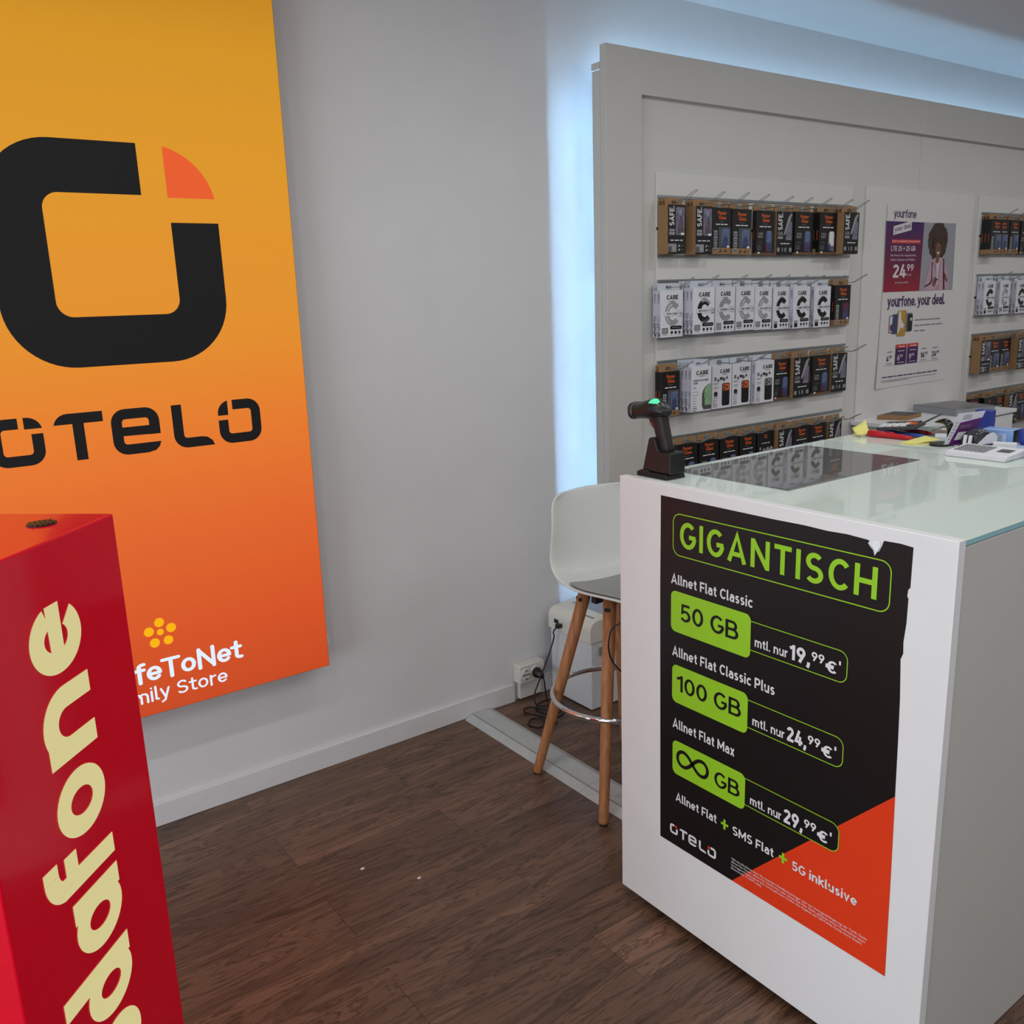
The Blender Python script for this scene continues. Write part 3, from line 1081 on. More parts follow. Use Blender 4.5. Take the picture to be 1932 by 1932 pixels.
def art_samba(a, cam_m):
    din(a, 'CARE', 0.044, 0.100, 0.140, 0.155, M_ink, 1, w=0.2)
    a.rect(0.056, 0.084, 0.134, 0.136, M_pdgrey, 1)
    for k, c in enumerate('SAMBA'):
        x = 0.010 + 0.0165 * k
        dz = (0.004, -0.002, 0.004, 0.000, 0.006)[k]
        a.text(c, x, x + 0.0145, 0.108 + dz, 0.122 + dz, M_ink, 1, bold=0.03)
    a.text('BLACK', 0.010, 0.034, 0.098, 0.103, M_ink, 1, bold=0.02)
    for z in (0.086, 0.080):
        a.rect(0.010, 0.034, z, z + 0.002, M_pgrey, 1)
    a.rrect(0.056, 0.100, 0.010, 0.100, 0.008, M_ink, 1)
    a.rrect(0.060, 0.097, 0.070, 0.097, 0.006, cam_m, 2)
    for (x, z) in ((0.069, 0.089), (0.069, 0.077), (0.083, 0.083)):
        a.disc(x, z, 0.0055, 0.0055, M_pdgrey, 3, 14)
        a.disc(x, z, 0.003, 0.003, M_ink, 4, 10)
    a.disc(0.020, 0.060, 0.011, 0.010, M_ink, 1, 8)
    a.rrect(0.012, 0.030, 0.049, 0.057, 0.003, M_pdgrey, 2)
    for k in range(3):
        a.disc(0.011, 0.043 - 0.008 * k, 0.0022, 0.0022, M_ink, 1, 8)
        a.rect(0.016, 0.028, 0.042 - 0.008 * k, 0.044 - 0.008 * k, M_pgrey, 1)
    a.outline(0.008, 0.026, 0.008, 0.020, 0.001, 0.002, M_pdgrey, 1)


def art_explorer(a):
    din(a, 'CARE', 0.026, 0.094, 0.140, 0.156, M_ink, 1, w=0.2)
    a.rect(0.040, 0.074, 0.134, 0.136, M_pdgrey, 1)
    a.text('URBAN EXPLORER', 0.008, 0.096, 0.116, 0.123, M_pdgrey, 1, bold=0.02)
    a.text('CASE', 0.008, 0.034, 0.106, 0.113, M_ink, 1, bold=0.02)
    for z in (0.094, 0.089):
        a.rect(0.008, 0.026, z, z + 0.002, M_pgrey, 1)
    a.outline(0.008, 0.036, 0.062, 0.078, 0.006, 0.0015, M_pgrey, 1)
    ar = [(0.112 - 0.052 * math.cos(math.radians(q)), 0.058 + 0.046 * math.sin(math.radians(q))) for q in range(0, 91, 10)]
    a.face([(0.112, 0.006), (0.070, 0.006), (0.060, 0.020)] + ar, M_pdgrey, 1)
    a.face([(0.112, 0.022), (0.076, 0.022), (0.072, 0.058)] + [(p[0] + 0.010 * (1 - k / 9), p[1]) for k, p in enumerate(ar)][2:], M_pgreen, 2)
    a.outline(0.064, 0.082, 0.044, 0.072, 0.008, 0.002, M_pdgrey, 3)
    a.rect(0.098, 0.099, 0.022, 0.098, M_pdgrey, 3)
    for k in range(4):
        a.disc(0.012, 0.052 - 0.010 * k, 0.0022, 0.0022, M_ink, 1, 8)
        a.rect(0.017, 0.028, 0.051 - 0.010 * k, 0.053 - 0.010 * k, M_pgrey, 1)
    a.outline(0.008, 0.028, 0.004, 0.016, 0.001, 0.002, M_ink, 1)


KIND = {'A': 'safe', 'B': 'safe', 'P': 'glass', 'Q': 'glass', 'R': 'glass', 'q': 'glass', 'p': 'glass', 'K': 'care', 'M': 'care', 'U': 'care', 'S': 'care', 'E': 'care', 'G': 'care'}
LOOK = {'A': 'black case box with white sideways word, grey badge', 'B': 'black case box with white sideways word, clear phone',
        'P': 'black kraft-footed box with orange word, pale screen', 'Q': 'black case box with orange word, blue phone',
        'R': 'black case box with orange word, white phone', 'q': 'black case box with tiny orange word',
        'p': 'black kraft-footed box with orange word, magenta screen', 'K': 'white case box with black letter C',
        'M': 'white case box with black-grey C', 'U': 'white case box with grey ringed C', 'S': 'white case box with silver C',
        'E': 'white case box with green phone', 'G': 'white case box with black phone, grey camera',
        'O': 'white case box with black phone, orange camera'}
DEP = {True: 0.019, False: 0.0165}


def header(bm, d):
    y0, y1 = d - 0.0022, d - 0.0006
    for x0, x1, z0, z1 in ((-0.056, -0.014, 0.168, 0.196), (0.014, 0.056, 0.168, 0.196), (-0.014, 0.014, 0.168, 0.177), (-0.014, 0.014, 0.187, 0.196)):
        box(bm, x0, x1, y0, y1, z0, z1)


PROTO = {}


def proto(t):
    """one accessory box of each printing; '0' and '1' are the unprinted-to-view boxes further back in a stack"""
    white = t in 'KMUSEGO1'
    d = DEP[white]
    nm = 'phone_case_box'
    root = link(nm, boxm(-0.056, 0.056, 0.0, d, 0.0, BH, bev=0.0008, seg=1), M_bwhite if white else (M_kraft if t in 'ABPp02' else M_kraftd), origin=(0, 0, 0))
    ORG[root.name] = Vector((0, 0, 0))
    hb = NB()
    header(hb, d)
    link('hang_tab', hb, M_tab if white else M_kraft, root)
    if t not in '012':
        a = Art((-0.056, 0, 0), UX, UZ)
        if t in 'AB':
            art_safe(a, t == 'B')
        elif t in 'PQRqp':
            art_glass(a, t)
        elif t in 'KMUS':
            art_care(a, t)
        elif t == 'E':
            art_explorer(a)
        else:
            art_samba(a, M_porange if t == 'O' else M_pgrey)
        a.done('front_print', root)
    if white:
        a = Art((-0.056, d, 0), (0, -1, 0), UZ)
        a.rect(0, d, 0, BH, M_lilacside, -0.5)
        a.text('CARE', 0.006, 0.013, 0.125, 0.158, M_pdgrey, 1, bold=0.02, rot=90)
        if t in 'EGO' or t == '1':
            a.text('CARE TO CARE', 0.006, 0.012, 0.010, 0.080, M_pdgrey, 1, bold=0.02, rot=90)
        if t in 'KMUS1':
            rr = random.Random(3)
            for k in range(26):
                z = 0.006 + 0.075 * rr.random() ** 1.6
                y = 0.003 + 0.013 * rr.random()
                s0 = rr.random() * 360
                a.arc(y, z, 0.0032, 0.0036, 0.0013, s0, s0 + 250, M_ink if z < 0.05 else M_pgrey, 1, 8)
        a.done('side_print', root)
    elif t in 'QRqPp2':
        a = Art((-0.056, d, 0), (0, -1, 0), UZ)
        a.rect(0, d, 0.024 if t in 'Pp2' else 0.010, BH, M_ink, 0)
        a.rect(0.005, 0.007, 0.06, 0.10, M_porange, 1)
        a.done('side_print', root)
    return root


def dup(root):
    r = root.copy()
    COL.objects.link(r)
    for ch in list(root.children):
        c = ch.copy()
        COL.objects.link(c)
        c.parent = r
    return r


def take(t):
    if t not in PROTO:
        PROTO[t] = proto(t)
        return PROTO[t]
    return dup(PROTO[t])


ROWS = {
    1: [('A', 3, 2.453, 2.543, 1.816), ('A', 3, 2.598, 2.689, 1.815), ('P', 1, 2.726, 2.832, 1.817), ('P', 1, 2.839, 2.952, 1.815), ('Q', 1, 2.982, 3.093, 1.813), ('B', 1, 3.108, 3.213, 1.813), ('Q', 1, 3.227, 3.345, 1.815), ('R', 2, 3.369, 3.488, 1.815), ('B', 4, 3.491, 3.598, 1.816)],
    2: [('U', 2, 2.429, 2.548, 1.517), ('M', 4, 2.561, 2.679, 1.523), ('S', 2, 2.725, 2.840, 1.523), ('U', 1, 2.867, 2.980, 1.522), ('U', 1, 2.983, 3.090, 1.519), ('K', 1, 3.099, 3.203, 1.516), ('K', 2, 3.206, 3.316, 1.515), ('K', 2, 3.347, 3.461, 1.513), ('p', 2, 3.501, 3.612, 1.516)],
    3: [('P', 2, 2.441, 2.538, 1.219), ('E', 4, 2.558, 2.667, 1.230), ('O', 1, 2.738, 2.853, 1.220), ('O', 1, 2.857, 2.970, 1.221), ('G', 2, 2.976, 3.095, 1.222), ('Q', 1, 3.118, 3.228, 1.220), ('B', 2, 3.232, 3.344, 1.221), ('Q', 1, 3.386, 3.508, 1.219), ('B', 1, 3.524, 3.636, 1.220)],
    4: [('Q', 1, 2.545, 2.660, 0.929), ('Q', 1, 2.673, 2.783, 0.929), ('Q', 1, 2.796, 2.906, 0.927), ('Q', 1, 2.917, 3.016, 0.925), ('q', 1, 3.028, 3.134, 0.925), ('B', 2, 3.144, 3.242, 0.923), ('Q', 1, 3.271, 3.381, 0.921), ('Q', 1, 3.387, 3.502, 0.920), ('B', 1, 3.522, 3.619, 0.919)],
    11: [('P', 3, 4.765, 4.876, 1.817), ('P', 1, 4.898, 5.015, 1.821), ('P', 1, 5.027, 5.130, 1.821), ('Q', 1, 5.145, 5.255, 1.819)],
    12: [('K', 2, 4.770, 4.883, 1.514), ('U', 2, 4.933, 5.042, 1.512), ('K', 2, 5.111, 5.225, 1.510), ('S', 1, 5.26, 5.37, 1.510)],
    13: [('A', 3, 4.765, 4.866, 1.212), ('P', 2, 4.885, 5.001, 1.210), ('P', 1, 5.040, 5.145, 1.208), ('A', 3, 5.160, 5.265, 1.207), ('Q', 1, 5.285, 5.395, 1.206)],
    14: [('Q', 1, 4.760, 4.868, 0.905), ('q', 2, 4.878, 4.990, 0.903), ('Q', 1, 5.02, 5.13, 0.903), ('B', 2, 5.15, 5.25, 0.903), ('Q', 1, 5.27, 5.38, 0.902), ('P', 1, 5.39, 5.50, 0.902)],
}
ORD = ['first', 'second', 'third', 'fourth', 'fifth', 'sixth', 'seventh', 'eighth', 'ninth']
ROWN = {1: 'top', 2: 'second', 3: 'third', 4: 'lowest'}
DEPTH = {1: 'second', 2: 'third', 3: 'hindmost'}
TOPZ = {1: 1.816, 2: 1.518, 3: 1.221, 4: 0.925, 11: 1.818, 12: 1.512, 13: 1.209, 14: 0.904}
hook0 = None
for row, items in ROWS.items():
    rack = 'left' if row < 10 else 'right'
    rn = ROWN[row % 10]
    zt = TOPZ[row]
    rx0, rx1 = (2.455, 3.645) if row < 10 else (4.76, 5.90)
    rail = empty('display_rail', ((rx0 + rx1) / 2, 2.449, zt - 0.18))
    tag(rail, 'grey metal hanging rail pair, %s of four on the %s board' % (rn, rack), 'display rail', 'grey rails on the %s board' % rack)
    bm = NB()
    box(bm, rx0, rx1, 2.4435, 2.449, zt + 0.0275, zt + 0.0375, bev=0.001)
    link('top_bar', bm, M_steel, rail)
    link('bottom_bar', boxm(rx0, rx1, 2.4437, 2.449, zt - 0.182, zt - 0.1715, bev=0.001), M_steel, rail)
    link('middle_bar', boxm(rx0 - 0.004, rx1 + 0.004, 2.4445, 2.449, zt - 0.083, zt - 0.075), M_black, rail)
    for i, (t, n, x0, x1, z) in enumerate(items):
        d = DEP[KIND.get(t, 'care') == 'care']
        xc = (x0 + x1) / 2
        for k in range(n):
            b = take(t if k == 0 else ('1' if d > 0.018 else ('0' if t in 'AB' else '2')))
            b.location = (xc, 2.4425 - (n - k) * d, z - BH)
            b.scale = ((x1 - x0) / BW, 1, 1)
            where = '%s hook, %s rail, %s board' % (ORD[i], rn, rack)
            if k == 0:
                tag(b, '%s, %s' % (LOOK[t], where), 'phone case box', 'boxes hanging on the %s board' % rack)
            else:
                tag(b, '%s box, %s from the front, %s' % ('white' if d > 0.018 else ('kraft' if t in 'AB' else 'black-sided'), DEPTH[k], where), 'phone case box', 'boxes hanging on the %s board' % rack)
        # the double wire hook the stack hangs from
        if hook0 is None:
            bm = NB()
            w = 0.0075
            zz = 0.0
            pts = [(-w, 0.0, zz), (-w, -0.075, zz), (-w, -0.090, zz + 0.003), (-w, -0.125, zz + 0.022), (-w * 0.9, -0.142, zz + 0.030), (0, -0.146, zz + 0.0315),
                   (w * 0.9, -0.142, zz + 0.030), (w, -0.125, zz + 0.022), (w, -0.090, zz + 0.003), (w, -0.075, zz), (w, 0.0, zz)]
            tube(bm, pts, 0.0014, 6)
            box(bm, -0.012, 0.012, -0.004, 0.0, -0.008, 0.012)
            hk = link('display_hook', bm, M_wire, origin=(0, 0, 0))
            hook0 = hk
        else:
            hk = hook0.copy()
            COL.objects.link(hk)
        hk.location = (xc, 2.4432, z - BH + 0.1805)
        tag(hk, 'steel double wire hook, %s along the %s rail, %s board' % (ORD[i], rn, rack), 'display hook', 'wire hooks on the %s board' % rack)

# ------------------------------------------------------------------ phone tariff poster between the racks


def grad_mat(name, z0, z1, c0, c1, mid=None):
    m = mat(name, c0, 0.45, var=0.0)
    nt = m.node_tree
    p = nt.nodes['Principled BSDF']
    for l in list(p.inputs['Base Color'].links):
        nt.links.remove(l)
    tc = [n for n in nt.nodes if n.bl_idname == 'ShaderNodeTexCoord'][0]
    sp = nt.nodes.new('ShaderNodeSeparateXYZ')
    nt.links.new(tc.outputs['Object'], sp.inputs[0])
    mr = nt.nodes.new('ShaderNodeMapRange')
    mr.inputs['From Min'].default_value = z0
    mr.inputs['From Max'].default_value = z1
    nt.links.new(sp.outputs['Z'], mr.inputs['Value'])
    rp = nt.nodes.new('ShaderNodeValToRGB')
    rp.color_ramp.elements[0].color = lin(c0) + [1]
    rp.color_ramp.elements[1].color = lin(c1) + [1]
    if mid:
        e = rp.color_ramp.elements.new(0.4)
        e.color = lin(mid) + [1]
    nt.links.new(mr.outputs[0], rp.inputs['Fac'])
    nt.links.new(rp.outputs['Color'], p.inputs['Base Color'])
    return m


yp = empty('tariff_poster', (4.22, 2.449, 1.03))
tag(yp, 'white phone tariff poster with purple block and woman in pink blazer', 'poster')
M_paper = mat('poster_paper', (214, 210, 210), 0.42, var=0.01)
bm = NB()
nx, nz = 20, 16
grid = []
for j in range(nz + 1):
    row_ = []
    for i in range(nx + 1):
        u_, v_ = i / nx, j / nz
        x = 3.918 + 0.604 * u_ - 0.020 * (1 - u_) ** 4 * (1 - v_) ** 4
        y = 2.4462 - 0.006 * ((1 - u_) ** 14 * (1 - v_) ** 5)
        row_.append(bm.verts.new((x, y, 1.03 + 0.835 * v_)))
    grid.append(row_)
for j in range(nz):
    for i in range(nx):
        bm.faces.new((grid[j][i], grid[j][i + 1], grid[j + 1][i + 1], grid[j + 1][i]))
sh = link('sheet', bm, M_paper, yp)
sd = sh.modifiers.new('thickness', 'SOLIDIFY')
sd.thickness = 0.0006
sd.offset = -1
M_purp = mat('purple_print', (66, 26, 84), 0.45, var=0.02)
M_pred = mat('red_print', (206, 58, 58), 0.45, var=0.02)
M_grad = grad_mat('purple_to_red_print', 0.448, 0.764, (150, 22, 40), (62, 26, 92), (104, 24, 62))
M_tgrey = mat('text_grey', (120, 116, 122), 0.5, var=0.0)
PY = 2.4448
a = Art((0, PY, 0), UX, UZ)
a.face([(3.920, 1.478), (4.224, 1.478), (4.229, 1.794), (3.914, 1.794)], M_grad, 1)
a.done('offer_block', yp)
a = Art((0, PY, 0), UX, UZ)
din(a, 'yourfone', 3.972, 4.158, 1.812, 1.847, M_purp, 1, w=0.11, rnd=True)
a.done('text_line', yp)
a = Art((0, PY, 0), UX, UZ)
din(a, 'yourfone. your deal.', 3.962, 4.464, 1.410, 1.457, M_purp, 1, w=0.15, rnd=True)
a.done('text_line', yp)
a = Art((0, PY, 0), UX, UZ)
a.bars(4.205, 4.430, 1.338, 1.346, M_tgrey, 1, n=6)
a.bars(4.205, 4.455, 1.312, 1.320, M_tgrey, 1, n=5)
a.bars(4.205, 4.30, 1.286, 1.294, M_tgrey, 1, n=2)
a.done('text_line', yp)
a = Art((0, PY, 0), UX, UZ)
a.bars(3.952, 4.44, 1.078, 1.087, M_purp, 1, n=11)
a.rect(3.945, 4.435, 1.064, 1.066, M_tgrey, 1)
a.rect(3.945, 4.18, 1.057, 1.059, M_tgrey, 1)
a.done('text_line', yp)
a = Art((0, PY, 0), UX, UZ)
ct, st_ = 0.985, 0.17
a.face([(3.973, 1.733), (4.122, 1.757), (4.122, 1.799), (3.973, 1.772)], M_paper, 2)
din(a, 'your deal', 3.984, 4.112, 1.748, 1.769, M_purp, 3, w=0.13, tilt=0.16)
a.rect(3.964, 4.206, 1.697, 1.714, M_pred, 2)
a.text('Jetzt mit doppeltem Datenvolumen!', 3.970, 4.200, 1.7005, 1.7115, M_paper, 3)
din(a, 'LTE 25 + 25 GB', 3.963, 4.166, 1.663, 1.685, M_paper, 2, w=0.16)
a.text('Die Flatrate fuer megaschnelles'.replace('ue', 'ü'), 3.963, 4.175, 1.636, 1.648, M_paper, 2)
a.text('Surfen, Streamen und Mailen.', 3.963, 4.170, 1.617, 1.629, M_paper, 2)
din(a, '24', 3.988, 4.098, 1.542, 1.602, M_paper, 2, w=0.18)
din(a, '99', 4.104, 4.162, 1.572, 1.603, M_paper, 2, w=0.17)
a.text('€ mtl.', 4.104, 4.146, 1.549, 1.560, M_paper, 2)
a.text('ab 3. Monat 34,99 €', 4.010, 4.124, 1.514, 1.524, M_paper, 2)
a.done('offer_lettering', yp)
# the printed portrait
M_phbg = mat('portrait_backdrop', (150, 150, 158), 0.45, var=0.02, scale=10)
M_phhair = mat('portrait_hair', (62, 44, 38), 0.5, var=0.5, scale=90)
M_phskin = mat('portrait_skin', (118, 74, 56), 0.5, var=0.1, scale=40)
M_phpink = mat('portrait_pink', (190, 152, 166), 0.5, var=0.06, scale=30)
M_phpinkd = mat('portrait_pink_fold', (162, 122, 138), 0.5, var=0.05, scale=30)
a = Art((0, PY, 0), UX, UZ)
a.face([(4.224, 1.478), (4.528, 1.478), (4.516, 1.795), (4.229, 1.794)], M_phbg, 1)
hp = []
rr = random.Random(5)
for k in range(44):
    q = 2 * PI * k / 44
    r = 1 + 0.10 * (rr.random() - 0.5)
    hp.append((4.360 + 0.088 * r * math.cos(q), min(1.794, 1.710 + 0.088 * r * math.sin(q))))
a.face(hp, M_phhair, 2)
a.face([(4.262, 1.480), (4.275, 1.520), (4.292, 1.575), (4.312, 1.615), (4.345, 1.632), (4.392, 1.634), (4.430, 1.612), (4.462, 1.560), (4.480, 1.510), (4.478, 1.480)], M_phpink, 3)
a.face([(4.352, 1.628), (4.386, 1.630), (4.392, 1.560), (4.384, 1.500), (4.366, 1.500), (4.350, 1.560)], mat('portrait_shirt', (196, 196, 208), 0.5), 4)
a.face([(4.350, 1.635), (4.342, 1.600), (4.362, 1.540), (4.372, 1.482), (4.376, 1.482), (4.366, 1.560)], M_phpinkd, 5)
a.face([(4.390, 1.634), (4.398, 1.600), (4.392, 1.540), (4.390, 1.482), (4.386, 1.482), (4.384, 1.560)], M_phpinkd, 5)
a.face([(4.353, 1.612), (4.366, 1.603), (4.380, 1.612), (4.384, 1.650), (4.350, 1.650)], M_phskin, 5)
a.disc(4.366, 1.668, 0.027, 0.036, M_phskin, 6)
a.face([(4.356, 1.654), (4.366, 1.648), (4.378, 1.654), (4.376, 1.659), (4.358, 1.659)], M_paper, 7)
for sx in (4.357, 4.376):
    a.disc(sx, 1.676, 0.004, 0.0025, M_ink, 7, 10)
a.face([(4.364, 1.672), (4.368, 1.672), (4.371, 1.663), (4.362, 1.663)], M_phskin, 7)
for k in range(9):
    q = PI * (0.02 + 0.96 * k / 8)
    a.disc(4.366 + 0.036 * math.cos(q), 1.690 + 0.032 * math.sin(q), 0.016, 0.016, M_phhair, 8, 10)
a.face([(4.318, 1.612), (4.326, 1.614), (4.322, 1.530), (4.312, 1.515), (4.268, 1.500), (4.268, 1.493), (4.318, 1.508), (4.330, 1.525)], M_ink, 8)
a.face([(4.418, 1.628), (4.426, 1.626), (4.438, 1.540), (4.450, 1.480), (4.438, 1.480), (4.428, 1.540)], M_ink, 8)
a.face([(4.338, 1.502), (4.350, 1.496), (4.366, 1.512), (4.372, 1.528), (4.360, 1.542), (4.346, 1.538), (4.336, 1.520)], M_phskin, 9)
a.face([(4.356, 1.527), (4.376, 1.534), (4.380, 1.528), (4.360, 1.520)], M_ink, 10)
a.face([(4.434, 1.560), (4.446, 1.556), (4.470, 1.524), (4.462, 1.514), (4.442, 1.535)], M_phskin, 9)
a.done('portrait', yp)
a = Art((0, PY, 0), UX, UZ)
for x, w, z0, z1, m_, k in ((3.985, 0.045, 1.288, 1.368, M_ink, 1), (4.010, 0.05, 1.282, 1.374, M_pblue, 2), (4.128, 0.050, 1.288, 1.376, M_plilac, 1), (4.140, 0.042, 1.290, 1.370, M_ink, 2), (4.052, 0.072, 1.270, 1.390, mat('gold_print', (176, 138, 52), 0.4, var=0.1), 4)):
    a.rrect(x, x + w, z0, z1, 0.006, m_, k)
a.rrect(3.988, 4.026, 1.291, 1.365, 0.005, M_paper, 1.5)
a.disc(4.005, 1.312, 0.014, 0.017, M_pwine, 1.8)
a.face([(4.056, 1.275), (4.075, 1.275), (4.112, 1.320), (4.085, 1.345), (4.075, 1.386), (4.060, 1.386)], M_paper, 5)
a.face([(4.056, 1.275), (4.12, 1.275), (4.12, 1.300), (4.080, 1.310)], mat('gold_print', (176, 138, 52)), 6)
a.disc(4.168, 1.346, 0.007, 0.008, M_paper, 3)
a.done('phone_picture', yp)
for i, (x0, x1, fill) in enumerate(((3.965, 4.045, 0), (4.054, 4.148, 1), (4.156, 4.249, 1), (4.262, 4.345, 0), (4.365, 4.45, 0))):
    a = Art((0, PY, 0), UX, UZ)
    tm = M_paper if fill else M_purp
    if fill:
        a.rrect(x0, x1, 1.134, 1.230, 0.003, M_purp, 1)
        a.rect(x0, x1, 1.213, 1.230, M_pred, 2)
        a.bars(x0 + 0.025, x1 - 0.02, 1.217, 1.226, M_paper, 3, n=2)
    else:
        a.rect(x0 - 0.006, x1 + 0.006, 1.134, 1.1352, M_tgrey, 1)
    a.bars(x0 + 0.02, x1 - 0.02, 1.197, 1.204, tm if fill else M_tgrey, 3, n=3)
    wx = x0 + 0.015
    lw = (0.018, 0.020, 0.020, 0.036, 0.040)[i]
    din(a, ('4', '6', '9', '14', '24')[i], wx, wx + lw, 1.154, 1.181, tm, 3, w=0.15)
    din(a, '99', wx + lw + 0.003, wx + lw + 0.026, 1.168, 1.182, tm, 3, w=0.15)
    a.rect(x0 + 0.016, x1 - 0.016, 1.1425, 1.145, tm if fill else M_tgrey, 3)
    a.done('price_card', yp)

# ------------------------------------------------------------------ sales counter with the black poster
CX = 1.383
ctr = empty('sales_counter', (1.76, 1.10, 0))
tag(ctr, 'white sales counter with pale green glass top and dark inset window', 'counter')
M_glass = mat('white_back_painted_glass', (212, 226, 218), 0.03, var=0.008, scale=4, ior=1.5)
M_gedge = mat('green_glass_edge', (150, 196, 204), 0.15, var=0.03)
M_dwin = mat('dark_glass', (104, 105, 104), 0.02, var=0.02, ior=1.55)
link('front_panel', boxm(CX, CX + 0.022, 0.703, 1.497, 0.030, 1.100, bev=0.0012), M_white, ctr)
link('side_panel', boxm(1.4052, 2.136, 0.706, 0.728, 0.002, 1.0855, bev=0.0008), M_panelw, ctr)
link('side_panel', boxm(1.4052, 2.136, 1.458, 1.480, 0.034, 1.0855, bev=0.0008), M_panelw, ctr)
link('back_panel', boxm(2.116, 2.136, 0.7282, 1.4578, 0.002, 1.0855), M_panelw, ctr)
link('plinth', boxm(1.44, 1.455, 0.7282, 1.4578, 0.0, 0.11), mat('dark_plinth', (40, 36, 34), 0.6), ctr)
bm = NB()
box(bm, 1.4054, 2.137, 0.7055, 1.480, 1.0875, 1.0965)
gt = link('glass_top', bm, [M_glass, M_gedge], ctr)
for f in gt.data.polygons:
    if abs(f.normal.z) < 0.5:
        f.material_index = 1
link('inset_window', boxm(1.521, 2.020, 1.136, 1.456, 1.0966, 1.0971), M_dwin, ctr)

po = empty('price_poster', (CX, 1.071, 0.2375))
tag(po, 'black price poster with lime headline and orange corner on counter front', 'poster')
M_poster = mat('black_poster_paper', (18, 16, 18), 0.34, var=0.04, scale=12)
M_porg = mat('poster_orange', (226, 60, 24), 0.36, var=0.02, scale=12)
M_lime = mat('poster_lime', (150, 206, 40), 0.38, var=0.02)
M_pw = mat('poster_white', (222, 224, 228), 0.4, var=0.01)
PO = (CX - 0.0002, 1.365, 0)
PU = (0, -1, 0)
bm = NB()
edge = [(0.003, 0.2375), (0.590, 0.2375), (0.588, 0.42), (0.585, 0.60), (0.583, 0.72), (0.581, 0.80), (0.577, 0.872), (0.581, 0.884), (0.580, 0.905), (0.583, 0.94), (0.5835, 0.984), (0.581, 0.988), (0.582, 1.000), (0.5855, 1.004), (0.586, 1.075),
        (0.562, 1.077), (0.532, 1.076), (0.529, 1.066), (0.524, 1.054), (0.519, 1.056), (0.514, 1.060), (0.507, 1.063), (0.503, 1.067), (0.505, 1.071), (0.500, 1.072), (0.46, 1.074), (0.42, 1.0725), (0.37, 1.074), (0.30, 1.073), (0.0, 1.074), (-0.001, 0.86), (0.001, 0.55)]
prism(bm, [Vector((CX, 1.365 - u_, z_)) for u_, z_ in edge], (-0.0004, 0, 0))
link('sheet', bm, M_poster, po)
PO2 = (CX - 0.0004, 1.365, 0)
a = Art(PO2, PU, UZ, base=0.0001)
a.face([(0.2222, 0.2378), (0.5898, 0.2378), (0.5882, 0.42), (0.5852, 0.612)], M_porg, 0)
a.done('orange_corner', po)
a = Art(PO2, PU, UZ, base=0.0001)
a.outline(0.037, 0.551, 0.947, 1.042, 0.021, 0.0022, M_lime, 1)
din(a, 'GIGANTISCH', 0.058, 0.525, 0.967, 1.026, M_lime, 1, w=0.165, gap=0.17)
a.done('headline', po)
a = Art(PO2, PU, UZ, base=0.0001)
din(a, 'Allnet Flat Classic', 0.033, 0.257, 0.881, 0.9035, M_pw, 1, w=0.17)
a.done('text_line', po)
a = Art(PO2, PU, UZ, base=0.0001)
din(a, 'Allnet Flat Classic Plus', 0.038, 0.318, 0.7125, 0.7355, M_pw, 1, w=0.17)
a.done('text_line', po)
a = Art(PO2, PU, UZ, base=0.0001)
din(a, 'Allnet Flat Max', 0.041, 0.221, 0.5375, 0.5605, M_pw, 1, w=0.17)
a.done('text_line', po)
a = Art(PO2, PU, UZ, base=0.0001)
din(a, 'Allnet Flat', 0.053, 0.176, 0.356, 0.3775, M_pw, 2, w=0.17)
din(a, 'SMS Flat', 0.221, 0.330, 0.3525, 0.3735, M_pw, 2, w=0.17)
din(a, '5G inklusive', 0.376, 0.524, 0.350, 0.3705, M_pw, 2, w=0.17)
for pu_, pz_ in ((0.199, 0.365), (0.354, 0.364)):
    a.rect(pu_ - 0.010, pu_ + 0.010, pz_ - 0.003, pz_ + 0.003, M_lime, 2)
    a.rect(pu_ - 0.003, pu_ + 0.003, pz_ - 0.012, pz_ + 0.012, M_lime, 3)
a.done('text_line', po)
